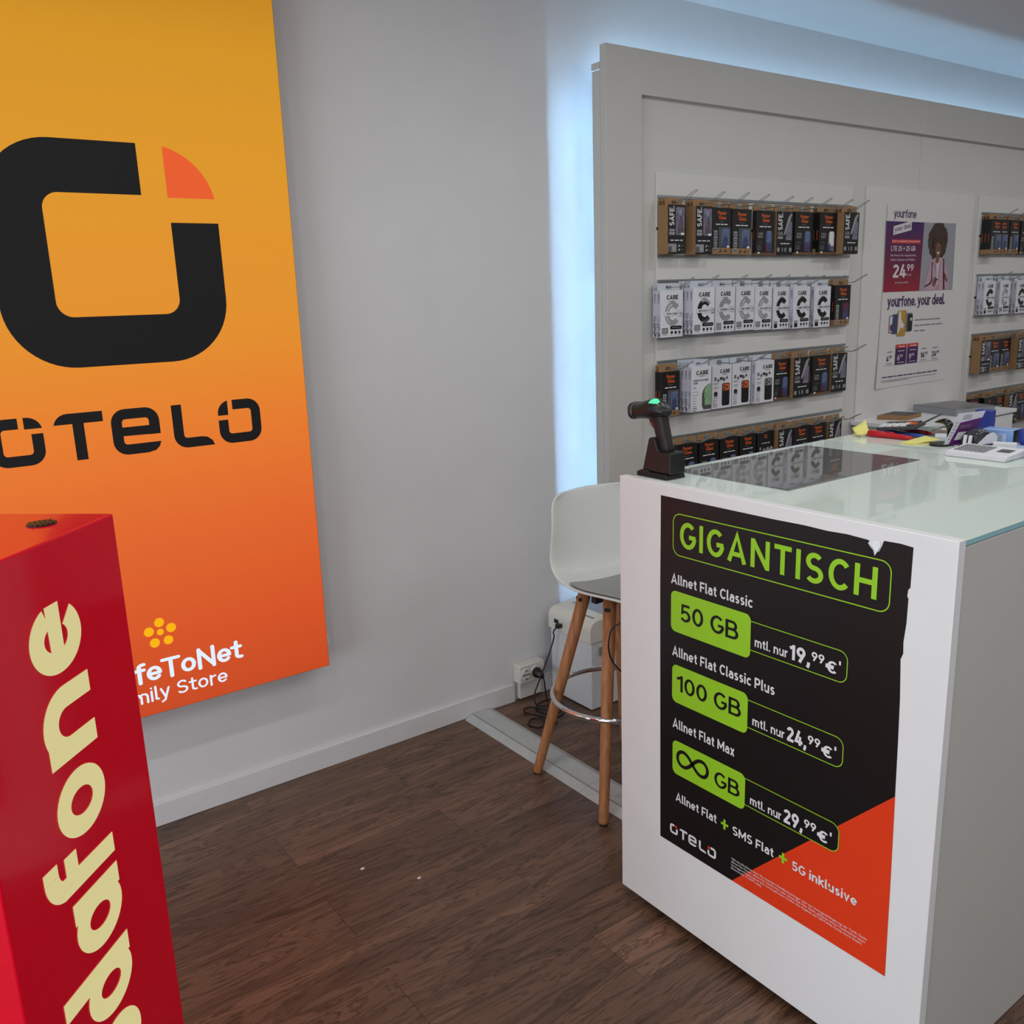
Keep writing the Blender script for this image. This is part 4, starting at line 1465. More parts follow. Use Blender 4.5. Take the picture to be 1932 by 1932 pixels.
for i, (u0, u1, b0, b1, o0, o1, big) in enumerate(((0.034, 0.255, 0.771, 0.866, 0.790, 0.8535, '50 GB'), (0.039, 0.253, 0.602, 0.693, 0.618, 0.681, '100 GB'), (0.042, 0.252, 0.424, 0.508, 0.438, 0.501, None))):
    a = Art(PO2, PU, UZ, base=0.0001)
    uo = (0.477, 0.478, 0.479)[i]
    a.rrect(0.2, uo, o0, o1, 0.018, M_poster, 1)
    a.outline(0.2, uo, o0, o1, 0.018, 0.0018, M_lime, 2)
    a.rrect(u0, u1, b0, b1, 0.014, M_lime, 3)
    if big:
        din(a, big, (0.062, 0.054)[i], (0.224, 0.236)[i], (0.801, 0.632)[i], (0.841, 0.671)[i], M_poster, 4, w=0.145)
    else:
        A_, B_ = [], []
        for k in range(61):
            q = 2 * PI * k / 60
            den = 1 + math.sin(q) ** 2
            x_, y_ = math.cos(q) / den, 1.05 * math.sin(q) * math.cos(q) / den
            dx = (math.cos(q + 0.01) / (1 + math.sin(q + 0.01) ** 2) - x_)
            dy = (1.05 * math.sin(q + 0.01) * math.cos(q + 0.01) / (1 + math.sin(q + 0.01) ** 2) - y_)
            l_ = math.hypot(dx, dy)
            nx_, ny_ = -dy / l_, dx / l_
            A_.append((0.103 + 0.045 * x_ + 0.0042 * nx_, 0.469 + 0.049 * y_ + 0.0042 * ny_))
            B_.append((0.103 + 0.045 * x_ - 0.0042 * nx_, 0.469 + 0.049 * y_ - 0.0042 * ny_))
        a.strip(A_, B_, M_poster, 4)
        din(a, 'GB', 0.168, 0.238, 0.447, 0.484, M_poster, 4, w=0.145)
    z0 = (0.802, 0.629, 0.447)[i]
    dv = (0.0, -0.001, -0.001)[i]
    din(a, 'mtl. nur', 0.266, 0.346, z0, z0 + 0.0195, M_pw, 3, w=0.16)
    din(a, ('19,', '24,', '29,')[i], 0.351, 0.397, z0, z0 + 0.031, M_pw, 3, w=0.20)
    din(a, '99', 0.400, 0.428, z0 + 0.013, z0 + 0.031, M_pw, 3, w=0.18)
    din(a, '€', 0.431, 0.456, z0 + 0.001, z0 + 0.025, M_pw, 3, w=0.17)
    a.text('1', 0.459, 0.463, z0 + 0.022, z0 + 0.030, M_pw, 3)
    a.done('price_badge', po)
a = Art(PO2, PU, UZ, base=0.0001)
otelo_word(a, 0.035, 0.2645, 0.2065, M_pw, M_porg, 1)
a.done('logo', po)
a = Art(PO2, PU, UZ, base=0.0001)
SP = ['¹Gilt bei Abschluss eines 24-monatigen Mobilfunkvertrages oder bei Vertragsverlängerung der Tarife Otelo',
      'Allnet Flat Classic, Allnet Flat Classic Plus oder Allnet Flat Max. Nicht gültig bei einem Tarifwechsel eines',
      'Vertragsverlängerung bei den vorhergehenden Tarifen. Ein Angebot der SafeToNet Family Store GmbH,', 'Böttcherstraße 17, 04347 Leipzig.']
for k, s_ in enumerate(SP):
    a.text(s_, 0.2195, (0.549, 0.546, 0.540, 0.302)[k], 0.2885 - 0.0078 * k, 0.2950 - 0.0078 * k, M_pw, 2)
a.done('small_print', po)
bm = NB()
fl = [(0.503, 1.0665), (0.512, 1.0735), (0.526, 1.0745), (0.527, 1.066), (0.523, 1.0545), (0.519, 1.0475), (0.516, 1.0565), (0.508, 1.0605)]
c0 = bm.verts.new((CX - 0.0060, 1.365 - 0.516, 1.062))
ring = [bm.verts.new((CX - 0.0012 - 0.003 * (z_ < 1.06), 1.365 - u_, z_)) for u_, z_ in fl]
for k in range(len(ring)):
    bm.faces.new((ring[k], ring[(k + 1) % len(ring)], c0))
fo = link('torn_flap', bm, M_pw, po)
sd = fo.modifiers.new('thickness', 'SOLIDIFY')
sd.thickness = 0.0003

# ------------------------------------------------------------------ second desk behind, and the cabinet under the tariff poster
dk = empty('side_desk', (2.33, 1.09, 0))
tag(dk, 'white glass topped desk behind the counter, cluttered with stationery', 'desk')
link('top', boxm(2.1435, 2.52, 0.7055, 1.482, 1.084, 1.0965, bev=0.0015), M_glass, dk)
link('side_panel', boxm(2.1435, 2.52, 1.455, 1.475, 0.002, 1.0835), M_panelw, dk)
link('side_panel', boxm(2.1435, 2.52, 0.712, 0.732, 0.002, 1.0835), M_panelw, dk)
link('end_panel', boxm(2.498, 2.52, 0.7322, 1.4548, 0.002, 1.0835), M_panelw, dk)

cb = empty('storage_cabinet', (4.16, 2.28, 0))
tag(cb, 'low white cabinet standing under the phone tariff poster', 'cabinet')
link('top', boxm(3.722, 4.605, 2.112, 2.4475, 0.880, 0.898, bev=0.0015), M_white, cb)
link('body', boxm(3.745, 4.585, 2.135, 2.4465, 0.06, 0.8798), M_panelw, cb)
link('plinth', boxm(3.77, 4.56, 2.16, 2.44, 0.0, 0.0598), M_black, cb)
for i in range(2):
    x0 = 3.750 + 0.4165 * i
    d_ = link('door', boxm(x0, x0 + 0.413, 2.117, 2.1348, 0.065, 0.874, bev=0.001), M_white, cb)
    bm = NB()
    xh = x0 + (0.37 if i == 0 else 0.04)
    tube(bm, [(xh, 2.117, 0.70), (xh, 2.095, 0.705), (xh, 2.095, 0.80), (xh, 2.117, 0.805)], 0.004, 8)
    link('handle', bm, M_steel, d_)

# ------------------------------------------------------------------ bar stool between counter and wall
stool = empty('bar_stool', (1.75, 1.925, 0))
tag(stool, 'white shell bar stool with grey seat pad and splayed wooden legs', 'bar stool')
M_shell = mat('stool_white_plastic', (214, 216, 212), 0.32, var=0.015, scale=10)
M_pad = mat('grey_leatherette', (146, 150, 150), 0.5, var=0.04, scale=80, bump=0.1)


def wood_material():
    m = mat('beech_leg', (176, 118, 74), 0.45, var=0.0)
    nt = m.node_tree
    p = nt.nodes['Principled BSDF']
    for l in list(p.inputs['Base Color'].links):
        nt.links.remove(l)
    tc = [n for n in nt.nodes if n.bl_idname == 'ShaderNodeTexCoord'][0]
    mp = nt.nodes.new('ShaderNodeMapping')
    mp.inputs['Scale'].default_value = (60, 60, 5)
    nt.links.new(tc.outputs['Object'], mp.inputs[0])
    nz = nt.nodes.new('ShaderNodeTexNoise')
    nz.inputs['Scale'].default_value = 1.5
    nz.inputs['Detail'].default_value = 5
    nt.links.new(mp.outputs[0], nz.inputs['Vector'])
    rp = nt.nodes.new('ShaderNodeValToRGB')
    rp.color_ramp.elements[0].position = 0.3
    rp.color_ramp.elements[1].position = 0.72
    rp.color_ramp.elements[0].color = lin((156, 100, 60)) + [1]
    rp.color_ramp.elements[1].color = lin((190, 134, 90)) + [1]
    nt.links.new(nz.outputs['Fac'], rp.inputs['Fac'])
    nt.links.new(rp.outputs['Color'], p.inputs['Base Color'])
    return m


M_beech = wood_material()
SCX = 1.797
ST = [(1.660, 0.643, 0.140, 0.000), (1.672, 0.662, 0.165, 0.003), (1.700, 0.674, 0.185, 0.006), (1.750, 0.678, 0.203, 0.009), (1.820, 0.671, 0.211, 0.012), (1.900, 0.662, 0.214, 0.015), (1.965, 0.659, 0.214, 0.024),
      (2.010, 0.668, 0.211, 0.036), (2.040, 0.702, 0.204, 0.036), (2.060, 0.765, 0.192, 0.028), (2.077, 0.830, 0.181, 0.016), (2.092, 0.882, 0.171, 0.004), (2.101, 0.914, 0.156, -0.004), (2.106, 0.925, 0.130, -0.008)]


def shell_point(k, t, lift=0.0, inset=0.0):
    y, z, hw, rs = ST[k]
    hw = hw - inset
    e = abs(t) ** 2.6
    back = max(0.0, min(1.0, (z - 0.68) / 0.12))
    return Vector((SCX + hw * t, y - 0.035 * e * back + (0.012 * e if k < 3 else 0), z + rs * e + lift))


bm = NB()
NT = 12
g = [[bm.verts.new(shell_point(k, -1 + 2 * i / NT)) for i in range(NT + 1)] for k in range(len(ST))]
for k in range(len(ST) - 1):
    for i in range(NT):
        f = bm.faces.new((g[k][i], g[k][i + 1], g[k + 1][i + 1], g[k + 1][i]))
        f.smooth = True
so = link('seat_shell', bm, M_shell, stool)
sd = so.modifiers.new('thickness', 'SOLIDIFY')
sd.thickness = 0.009
sd.offset = -1
ss = so.modifiers.new('rounding', 'SUBSURF')
ss.levels = ss.render_levels = 2
bm = NB()
ks = list(range(1, 7))
g = [[bm.verts.new(shell_point(k, -1 + 2 * i / NT, 0.006 + 0.009 * (1 - abs(-1 + 2 * i / NT) ** 6) * (0.35 if k in (1, 6) else 1.0), 0.007 if k not in (1, 6) else 0.014)) for i in range(NT + 1)] for k in ks]
for k in range(len(ks) - 1):
    for i in range(NT):
        f = bm.faces.new((g[k][i], g[k][i + 1], g[k + 1][i + 1], g[k + 1][i]))
        f.smooth = True
po_ = link('seat_pad', bm, M_pad, stool)
sd = po_.modifiers.new('thickness', 'SOLIDIFY')
sd.thickness = 0.006
sd.offset = -1
ss = po_.modifiers.new('rounding', 'SUBSURF')
ss.levels = ss.render_levels = 2
# under-frame: a cross of steel bars below the shell
bm = NB()
box(bm, 1.67, 1.87, 1.915, 1.935, 0.612, 0.634)
box(bm, 1.745, 1.765, 1.84, 2.01, 0.612, 0.634)
link('seat_mount', bm, M_black, stool)
FEET = [((1.586, 2.118), (1.686, 1.978)), ((1.554, 1.761), (1.684, 1.868)), ((1.911, 1.729), (1.812, 1.868)), ((1.946, 2.089), (1.818, 1.980))]
for (fx, fy), (tx, ty) in FEET:
    bm = NB()
    P0, P1 = Vector((fx, fy, 0.004)), Vector((tx, ty, 0.640))
    pts = [P0 + (P1 - P0) * t for t in (0, 0.012, 0.3, 0.6, 1.0)]
    tube(bm, pts, [0.0135, 0.0150, 0.0165, 0.0180, 0.0200], 18)
    lg = link('leg', bm, M_beech, stool)
    bm = NB()
    tube(bm, [P0 + Vector((0, 0, -0.004)), P0 + (P1 - P0) * 0.002], 0.0125, 14)
    link('foot_cap', bm, M_black, lg)
    bm = NB()
    bp = P0 + (P1 - P0) * 0.955
    od = Vector((fx - 1.75, fy - 1.925, 0)).normalized()
    sd_ = Vector((-1, -0.35, 0)).normalized()
    for dv_ in (sd_, od):
        tube(bm, [bp + dv_ * 0.012, bp + dv_ * 0.022], 0.0062, 12)
    link('bolt', bm, M_black, lg)
bm = NB()
RC = Vector((1.752, 1.925, 0.300))
tube(bm, [RC + Vector((0.194 * math.cos(2 * PI * k / 56), 0.194 * math.sin(2 * PI * k / 56), 0)) for k in range(56)], 0.0085, 10, closed=True)
link('foot_ring', bm, M_chrome, stool)

# ------------------------------------------------------------------ paper shredder in the corner
shx0, shx1, shy0, shy1 = 2.008, 2.30, 2.335, 2.580
sh_ = empty('paper_shredder', (2.15, 2.45, 0))
tag(sh_, 'white paper shredder standing against the wall behind the bar stool', 'paper shredder')
M_shw = mat('shredder_white', (216, 217, 220), 0.42, var=0.01)
M_shc = mat('shredder_cream', (222, 220, 210), 0.4, var=0.01)
bm = NB()
box(bm, shx0 + 0.006, shx1 - 0.006, shy0 + 0.004, shy1 - 0.004, 0.004, 0.268, bev=0.004)
link('bin', bm, M_shw, sh_)
bm = NB()
prof = [(shx0, 0.270), (shx0, 0.318), (shx0 + 0.004, 0.332), (shx0 + 0.014, 0.344), (shx0 + 0.032, 0.351), (shx0 + 0.06, 0.353), (shx1 - 0.06, 0.353), (shx1 - 0.03, 0.350), (shx1 - 0.01, 0.338), (shx1, 0.318), (shx1, 0.270)]
prism(bm, [Vector((x, shy0, z)) for x, z in prof], (0, shy1 - shy0, 0))
for f in bm.faces:
    f.smooth = False
link('cutter_head', bm, M_shc, sh_)
link('feed_slot', boxm(2.10, 2.20, 2.37, 2.55, 0.3532, 0.3545), mat('grey_blue_panel', (150, 162, 176), 0.3), sh_)
bm = NB()
for k in range(6):
    box(bm, shx0 + 0.035, shx0 + 0.045, 2.365 + 0.012 * k, 2.371 + 0.012 * k, 0.3528, 0.3536)
link('vent_marks', bm, M_tgrey, sh_)
bm = NB()
box(bm, shx0 - 0.0012, shx0 + 0.001, 2.520, 2.545, 0.296, 0.312)
link('power_inlet', bm, M_black, sh_)
bm = NB()
box(bm, shx0 - 0.0010, shx0 + 0.001, 2.408, 2.446, 0.288, 0.301, mi=0)
box(bm, shx0 - 0.0014, shx0 + 0.001, 2.412, 2.440, 0.291, 0.299, mi=1)
for k in range(4):
    box(bm, shx0 - 0.0018, shx0, 2.415 + 0.0065 * k, 2.418 + 0.0065 * k, 0.293, 0.297, mi=0)
link('rating_sticker', bm, [M_pgrey, M_ink], sh_)
bm = NB()
box(bm, 2.05, 2.26, shy0 - 0.001, shy0 + 0.006, 0.215, 0.245)
link('grip_recess', bm, M_pgrey, sh_)

# ------------------------------------------------------------------ wall socket with plug and its cable
sk = empty('wall_socket', (1.91, YW, 0.006))
tag(sk, 'white double power socket box on the baseboard beside the shredder', 'power socket')
M_sock = mat('socket_white', (214, 212, 204), 0.38, var=0.01)
link('housing', boxm(1.850, 1.968, 2.562, YW - 0.0005, 0.078, 0.150, bev=0.004), M_sock, sk)
link('lower_cover', boxm(1.862, 1.968, 2.582, YW - 0.0005, 0.008, 0.077, bev=0.003), M_sock, sk)
for x in (1.877, 1.922):
    bm = NB()
    bmesh.ops.create_cone(bm, cap_ends=True, segments=28, radius1=0.0235, radius2=0.0225, depth=0.004, matrix=Matrix.Translation((x, 2.5605, 0.113)) @ Matrix.Rotation(PI / 2, 4, 'X'))
    bmesh.ops.create_cone(bm, cap_ends=True, segments=28, radius1=0.019, radius2=0.019, depth=0.002, matrix=Matrix.Translation((x, 2.5580, 0.113)) @ Matrix.Rotation(PI / 2, 4, 'X'))
    ou = link('outlet', bm, M_sock, sk)
    bm = NB()
    box(bm, x - 0.0185, x + 0.0185, 2.5562, 2.5572, 0.111, 0.115)
    for dx in (-0.0095, 0.0095):
        bmesh.ops.create_cone(bm, cap_ends=True, segments=10, radius1=0.0026, radius2=0.0026, depth=0.001, matrix=Matrix.Translation((x + dx, 2.5565, 0.113)) @ Matrix.Rotation(PI / 2, 4, 'X'))
    for dz in (-0.016, 0.016):
        box(bm, x - 0.004, x + 0.004, 2.5562, 2.5572, 0.113 + dz - 0.0025, 0.113 + dz + 0.0025)
    link('contact', bm, M_pdgrey, ou)
pc = empty('power_cable', (1.95, 2.5, 0.002))
tag(pc, 'black power cable plugged into the socket, tangled on the floor', 'power cable')
bm = NB()
tube(bm, [(1.922, 2.5555, 0.113), (1.922, 2.545, 0.113), (1.922, 2.540, 0.113), (1.922, 2.520, 0.108), (1.923, 2.512, 0.103)], [0.0205, 0.0205, 0.017, 0.0125, 0.005], 16)
link('plug', bm, M_black, pc)
bm = NB()
A_ = [(1.923, 2.512, 0.103), (1.924, 2.508, 0.085), (1.927, 2.506, 0.05), (1.930, 2.500, 0.012), (1.94, 2.48, 0.004), (1.95, 2.44, 0.0035), (1.915, 2.41, 0.0035), (1.87, 2.43, 0.0038), (1.86, 2.48, 0.004), (1.90, 2.51, 0.008), (1.95, 2.50, 0.010), (1.965, 2.45, 0.009),
      (1.93, 2.40, 0.0035), (1.89, 2.385, 0.0035), (1.855, 2.40, 0.0038), (1.83, 2.45, 0.004), (1.815, 2.49, 0.0035), (1.835, 2.515, 0.0035), (1.86, 2.50, 0.006), (1.875, 2.46, 0.009), (1.90, 2.43, 0.009), (1.935, 2.425, 0.009), (1.905, 2.46, 0.014), (1.872, 2.485, 0.016), (1.868, 2.50, 0.05), (1.905, 2.51, 0.105), (1.945, 2.52, 0.16), (1.975, 2.525, 0.21), (1.985, 2.52, 0.25), (1.975, 2.510, 0.275), (1.985, 2.505, 0.291), (2.000, 2.505, 0.296)]
tube(bm, smooth_path(A_, 6), 0.0028, 8)
A2 = [(1.85, 2.40, 0.0038), (1.82, 2.37, 0.0035), (1.78, 2.36, 0.0035), (1.765, 2.40, 0.0035), (1.80, 2.43, 0.0035), (1.83, 2.405, 0.006), (1.815, 2.36, 0.0035), (1.85, 2.345, 0.0035), (1.87, 2.38, 0.0035)]
tube(bm, smooth_path(A2, 6), 0.0028, 8)
link('cord', bm, M_black, pc)
link('connector', boxm(1.985, 2.0062, 2.494, 2.514, 0.288, 0.304, bev=0.003), M_black, pc)

hc = NB()
tube(hc, smooth_path([(1.60, 1.484, 0.800), (1.55, 1.53, 0.745), (1.492, 1.60, 0.690), (1.470, 1.62, 0.672), (1.457, 1.62, 0.649), (1.454, 1.62, 0.622), (1.461, 1.62, 0.592), (1.476, 1.615, 0.565), (1.50, 1.59, 0.535), (1.56, 1.52, 0.50), (1.60, 1.484, 0.48)], 6), 0.0022, 8)
tag(link('hanging_cable', hc, M_black), 'thin black cable looping out behind the counter beside the stool leg', 'cable')

# ------------------------------------------------------------------ metal cable channel on the floor
cc = empty('cable_channel', (1.68, 2.1, 0))
tag(cc, 'grey metal cable channel running across the floor under the stool', 'cable channel')
M_alu = mat('brushed_aluminium', (186, 190, 188), 0.42, 0.12, var=0.05, scale=18)


def channel(y0, y1):
    bm = NB()
    pr = [(1.612, 0.0), (1.640, 0.0125), (1.716, 0.0125), (1.744, 0.0)]
    prism(bm, [Vector((x, y0, z)) for x, z in pr], (0, y1 - y0, 0))
    return bm


link('cover', channel(1.9405, 2.588), M_alu, cc)
link('cover', channel(1.49, 1.9395), M_alu, cc)
bm = NB()
box(bm, 1.6455, 1.6475, 1.49, 2.588, 0.0120, 0.0129)
link('edge_line', bm, M_pdgrey, cc)

# ------------------------------------------------------------------ barcode scanner in its cradle
sc = empty('barcode_scanner', (1.46, 1.43, 1.0965))
tag(sc, 'black handheld barcode scanner standing upright in its cradle on the counter', 'barcode scanner')
M_scn = mat('scanner_black', (26, 26, 28), 0.34, var=0.06)
M_scg = mat('scanner_grip', (34, 26, 26), 0.5, var=0.08)
M_scgreen = emissive('scanner_green_light', (96, 236, 176), 0.9, (40, 120, 90))
zc = 1.0966
bm = NB()
prism(bm, [Vector((1.424, y, zc + z)) for y, z in ((1.484, 0.0), (1.484, 0.010), (1.470, 0.016), (1.450, 0.016), (1.446, 0.012), (1.392, 0.012), (1.388, 0.0))], (0.060, 0, 0))
bmesh.ops.bevel(bm, geom=bm.edges[:], offset=0.002, segments=2, profile=0.5, affect='EDGES')
link('cradle_base', bm, M_scn, sc)
bm = NB()
prism(bm, [Vector((1.430, y, zc + 0.0121 + z)) for y, z in ((1.472, 0.0), (1.452, 0.076), (1.4475, 0.079), (1.436, 0.079), (1.431, 0.074), (1.424, 0.052), (1.412, 0.047), (1.398, 0.049), (1.384, 0.049), (1.383, 0.0))], (0.048, 0, 0))
bmesh.ops.bevel(bm, geom=bm.edges[:], offset=0.003, segments=2, profile=0.5, affect='EDGES')
link('cradle', bm, M_scn, sc)
bm = NB()
xm = 1.454
secs = []
for y, z, ry, rx in ((1.416, 1.148, 0.0165, 0.0135), (1.420, 1.165, 0.0165, 0.0140), (1.427, 1.190, 0.0165, 0.0145), (1.434, 1.212, 0.0170, 0.0150), (1.440, 1.232, 0.0195, 0.0160), (1.443, 1.242, 0.022, 0.0165)):
    secs.append(superring((xm, y, z), (1, 0, 0), (0, 0.97, -0.24), rx, ry, 3.0, 24))
loft(bm, secs)
link('handle', bm, M_scg, sc)
bm = NB()
secs = []
ax = Vector((0, 0.996, -0.09))
up_ = Vector((0, 0.09, 0.996))
for t, rz, rx, dz in ((-0.050, 0.003, 0.005, -0.006), (-0.046, 0.009, 0.013, -0.005), (-0.030, 0.0175, 0.022, -0.001), (-0.010, 0.0230, 0.027, 0.002), (0.012, 0.0240, 0.028, 0.002), (0.034, 0.0205, 0.026, 0.001), (0.052, 0.019, 0.0255, 0.000), (0.066, 0.0185, 0.0255, -0.001), (0.0675, 0.017, 0.024, -0.001)):
    c_ = Vector((xm, 1.452, 1.2475)) + ax * (t * 0.83) + up_ * dz
    secs.append(superring(c_, (1, 0, 0), up_, rx, rz, 2.05, 28))
loft(bm, secs)
link('head', bm, M_scn, sc)
bm = NB()
secs = [superring(Vector((xm, 1.452, 1.2475)) + ax * t, (1, 0, 0), up_, rx, rz, 3.0, 28) for t, rz, rx in ((0.0562, 0.0195, 0.0265), (0.064, 0.020, 0.0265), (0.067, 0.0185, 0.025))]
loft(bm, secs)
hd = link('window_bezel', bm, M_scn, sc)
bm = NB()
secs = [superring(Vector((xm, 1.452, 1.2475)) + ax * t, (1, 0, 0), up_, 0.0262, 0.0192, 2.8, 28) for t in (0.0542, 0.0561)]
loft(bm, secs)
link('silver_band', bm, M_steel, sc)
bm = NB()
g = []
for j in range(7):
    t_ = -0.026 + 0.028 * j / 6
    kk = (t_ + 0.030) / 0.020
    rz_, rx_, dz_ = (0.0175 + 0.0055 * min(1, kk), 0.022 + 0.005 * min(1, kk), -0.001 + 0.003 * min(1, kk))
    span = 0.45 + 0.55 * min(1.0, j / 2.5)
    g.append([bm.verts.new(Vector((xm, 1.452, 1.2475)) + ax * (t_ * 0.83) + up_ * (dz_ + 1.03 * rz_ * math.sin(math.radians(q_))) + Vector((1, 0, 0)) * (1.03 * rx_ * math.cos(math.radians(q_)))) for q_ in [118 + 32 * span * (i / 6 - 0.5) * 1.5 for i in range(7)]])
for j in range(6):
    for i in range(6):
        bm.faces.new((g[j][i], g[j][i + 1], g[j + 1][i + 1], g[j + 1][i])).smooth = True
bmesh.ops.recalc_face_normals(bm, faces=bm.faces[:])
link('status_light', bm, M_scgreen, sc)
bm = NB()
secs = [superring(Vector((xm, y, z)), (1, 0, 0), (0, 0.4, 0.9), 0.006, 0.010, 2.4, 14) for y, z in ((1.457, 1.212), (1.464, 1.216), (1.467, 1.222))]
loft(bm, secs)
link('trigger', bm, mat('trigger_reflected_red', (150, 60, 50), 0.4), sc)  # red painted in for the reflected tint on the handle

# ------------------------------------------------------------------ stationery on the desk
DZ = 1.0967
M_ynote = mat('yellow_paper', (232, 226, 130), 0.6, var=0.02)
M_redp = mat('red_plastic', (190, 20, 34), 0.3, var=0.05)
M_bluep = mat('blue_plastic', (52, 92, 186), 0.3, var=0.05)
M_navy = mat('royal_blue_card', (40, 58, 150), 0.4, var=0.04)
M_lblue = mat('light_blue_card', (136, 170, 220), 0.3, var=0.04)
M_lpap = mat('pale_blue_paper', (186, 202, 228), 0.5, var=0.04, scale=40)
M_dgrey = mat('dark_grey_plastic', (62, 64, 68), 0.4, var=0.05)

nt_ = empty('sticky_note_pad', (2.262, 1.445, DZ))
tag(nt_, 'small pad with a curled yellow sticky note near the desk edge', 'sticky notes')
link('pad', boxm(2.235, 2.262, 1.430, 1.462, DZ, DZ + 0.006, bev=0.001), mat('beige_paper', (206, 198, 160), 0.6), nt_)
bm = NB()
g = []
for j in range(7):
    t = j / 6
    p0 = Vector((2.222, 1.438, DZ + 0.0068)).lerp(Vector((2.262, 1.482, DZ + 0.009)), t)
    row_ = []
    for i in range(7):
        s_ = i / 6
        row_.append(bm.verts.new(p0 + Vector((0.046, -0.012, 0)) * s_ + Vector((0, 0, 0.020 * (s_ * t) ** 1.5 + 0.010 * t * t))))
    g.append(row_)
for j in range(6):
    for i in range(6):
        bm.faces.new((g[j][i], g[j][i + 1], g[j + 1][i + 1], g[j + 1][i])).smooth = True
o = link('curled_sheet', bm, M_ynote, nt_)
o.modifiers.new('thickness', 'SOLIDIFY').thickness = 0.0004
o = link('sticky_note', boxm(2.285, 2.335, 1.425, 1.466, DZ, DZ + 0.0015), M_ynote)
tag(o, 'flat yellow sticky note lying behind the curled one', 'sticky note')


def pen(name, label, cat, a_, b_, r, m, mtip):
    A_, B_ = Vector(a_), Vector(b_)
    root = empty(name, A_.lerp(B_, 0.5) - Vector((0, 0, r)))
    tag(root, label, cat)
    d_ = (B_ - A_)
    bm = NB()
    tube(bm, [A_ + d_ * t for t in (0.0, 0.03, 0.05, 0.85)], [r * 0.75, r, r, r], 12)
    link('barrel', bm, m, root)
    bm = NB()
    tube(bm, [A_ + d_ * t for t in (0.852, 0.95, 0.99, 1.0)], [r * 0.92, r * 0.5, r * 0.2, r * 0.1], 12)
    link('tip', bm, mtip, root)
    bm = NB()
    up = Vector((0, 0, r + 0.0012))
    tube(bm, [A_ + d_ * 0.04 + up * 0.6, A_ + d_ * 0.05 + up, A_ + d_ * 0.26 + up * 1.02], r * 0.22, 6)
    link('clip', bm, m, root)


pen('ballpoint_pen', 'blue ballpoint pen lying behind the red cutter on the desk', 'pen', (2.352, 1.448, DZ + 0.0052), (2.312, 1.268, DZ + 0.0052), 0.0050, M_bluep, M_bluep)
pen('felt_pen', 'dark red pen lying half under the calculator', 'pen', (2.412, 1.440, DZ + 0.0060), (2.372, 1.305, DZ + 0.0060), 0.0058, mat('dark_red_plastic', (140, 22, 44), 0.35), M_redp)

ct_ = empty('box_cutter', (2.258, 1.368, DZ))
tag(ct_, 'chunky red box cutter lying nearest on the desk edge', 'box cutter')
bm = NB()
A_, B_ = Vector((2.262, 1.428, DZ + 0.0092)), Vector((2.268, 1.300, DZ + 0.0060))
d_ = B_ - A_
pr = Vector((d_.y, -d_.x, 0)).normalized()
loft(bm, [superring(A_ + d_ * t, pr, (0, 0, 1), rx, rz, 3.2, 20) for t, rx, rz in ((0, 0.010, 0.007), (0.02, 0.012, 0.0088), (0.30, 0.012, 0.0088), (0.34, 0.010, 0.0075), (0.8, 0.009, 0.0062), (0.97, 0.006, 0.0045), (1.0, 0.004, 0.003))])
link('body', bm, M_redp, ct_)
bm = NB()
loft(bm, [superring(A_ + d_ * t + Vector((0, 0, 0.0078)), pr, (0, 0, 1), 0.004, 0.002, 3, 12) for t in (0.42, 0.56)])
link('slider', bm, M_redp, ct_)
bm = NB()
prism(bm, [A_ + d_ * 1.0 + pr * 0.003, A_ + d_ * 1.12 + pr * 0.003, A_ + d_ * 1.06 - pr * 0.003, A_ + d_ * 1.0 - pr * 0.003], (0, 0, 0.0006))
link('blade', bm, M_steel, ct_)

nb = empty('yellow_notepad', (2.24, 1.275, DZ))
tag(nb, 'yellow notepad with loose top sheets between cutter and leaflet stand', 'notepad')
q0 = [Vector((2.205, 1.300, DZ)), Vector((2.198, 1.262, DZ)), Vector((2.258, 1.232, DZ)), Vector((2.290, 1.292, DZ))]
bm = NB()
prism(bm, q0, (0, 0, 0.003))
link('block', bm, M_ynote, nb)
bm = NB()
prism(bm, [p + Vector((0.014, -0.004, 0.0032 + 0.006 * (k in (2, 3)))) for k, p in enumerate(q0)], (0.002, 0, 0.0012))
link('top_sheet', bm, M_ynote, nb)

o = link('writing_pad', boxm(-0.035, 0.035, -0.027, 0.027, 0, 0.010), mat('white_pad', (214, 220, 226), 0.5, var=0.03))
o.location = (2.345, 1.252, DZ)
o.rotation_euler = (0, 0, 0.5)
tag(o, 'small white paper pad behind the yellow notepad', 'writing pad')
for k, (x, y, rz, m_, lb) in enumerate(((2.430, 1.310, 0.35, mat('brochure_brown', (122, 100, 84), 0.4, var=0.3, scale=30), 'brown printed brochure lying flat beside the pens'), (2.460, 1.378, 0.15, mat('brochure_green', (112, 126, 118), 0.4, var=0.3, scale=30), 'green grey brochure lying under the calculator end'))):
    o = link('brochure', boxm(-0.05, 0.05, -0.030, 0.030, 0, 0.003), m_)
    o.location = (x, y, DZ)
    o.rotation_euler = (0, 0, rz)
    tag(o, lb, 'brochure')

# calculator: rests on the pens, display end raised
cl = empty('desk_calculator', (2.33, 1.37, DZ + 0.0125))
tag(cl, 'desk calculator with white and orange keys resting tilted on pens', 'calculator')
e1 = Vector((0.036, -0.147, 0.014)).normalized()
e2 = Vector((0.97, 0.24, 0.02)).normalized()
e2 = (e2 - e1 * e1.dot(e2)).normalized()
e3 = e1.cross(e2)
if e3.z < 0:
    e3 = -e3
c0_ = Vector((2.283, 1.420, DZ + 0.0135))


def cq(a_, b_, c_):
    return c0_ + e1 * a_ + e2 * b_ + e3 * c_


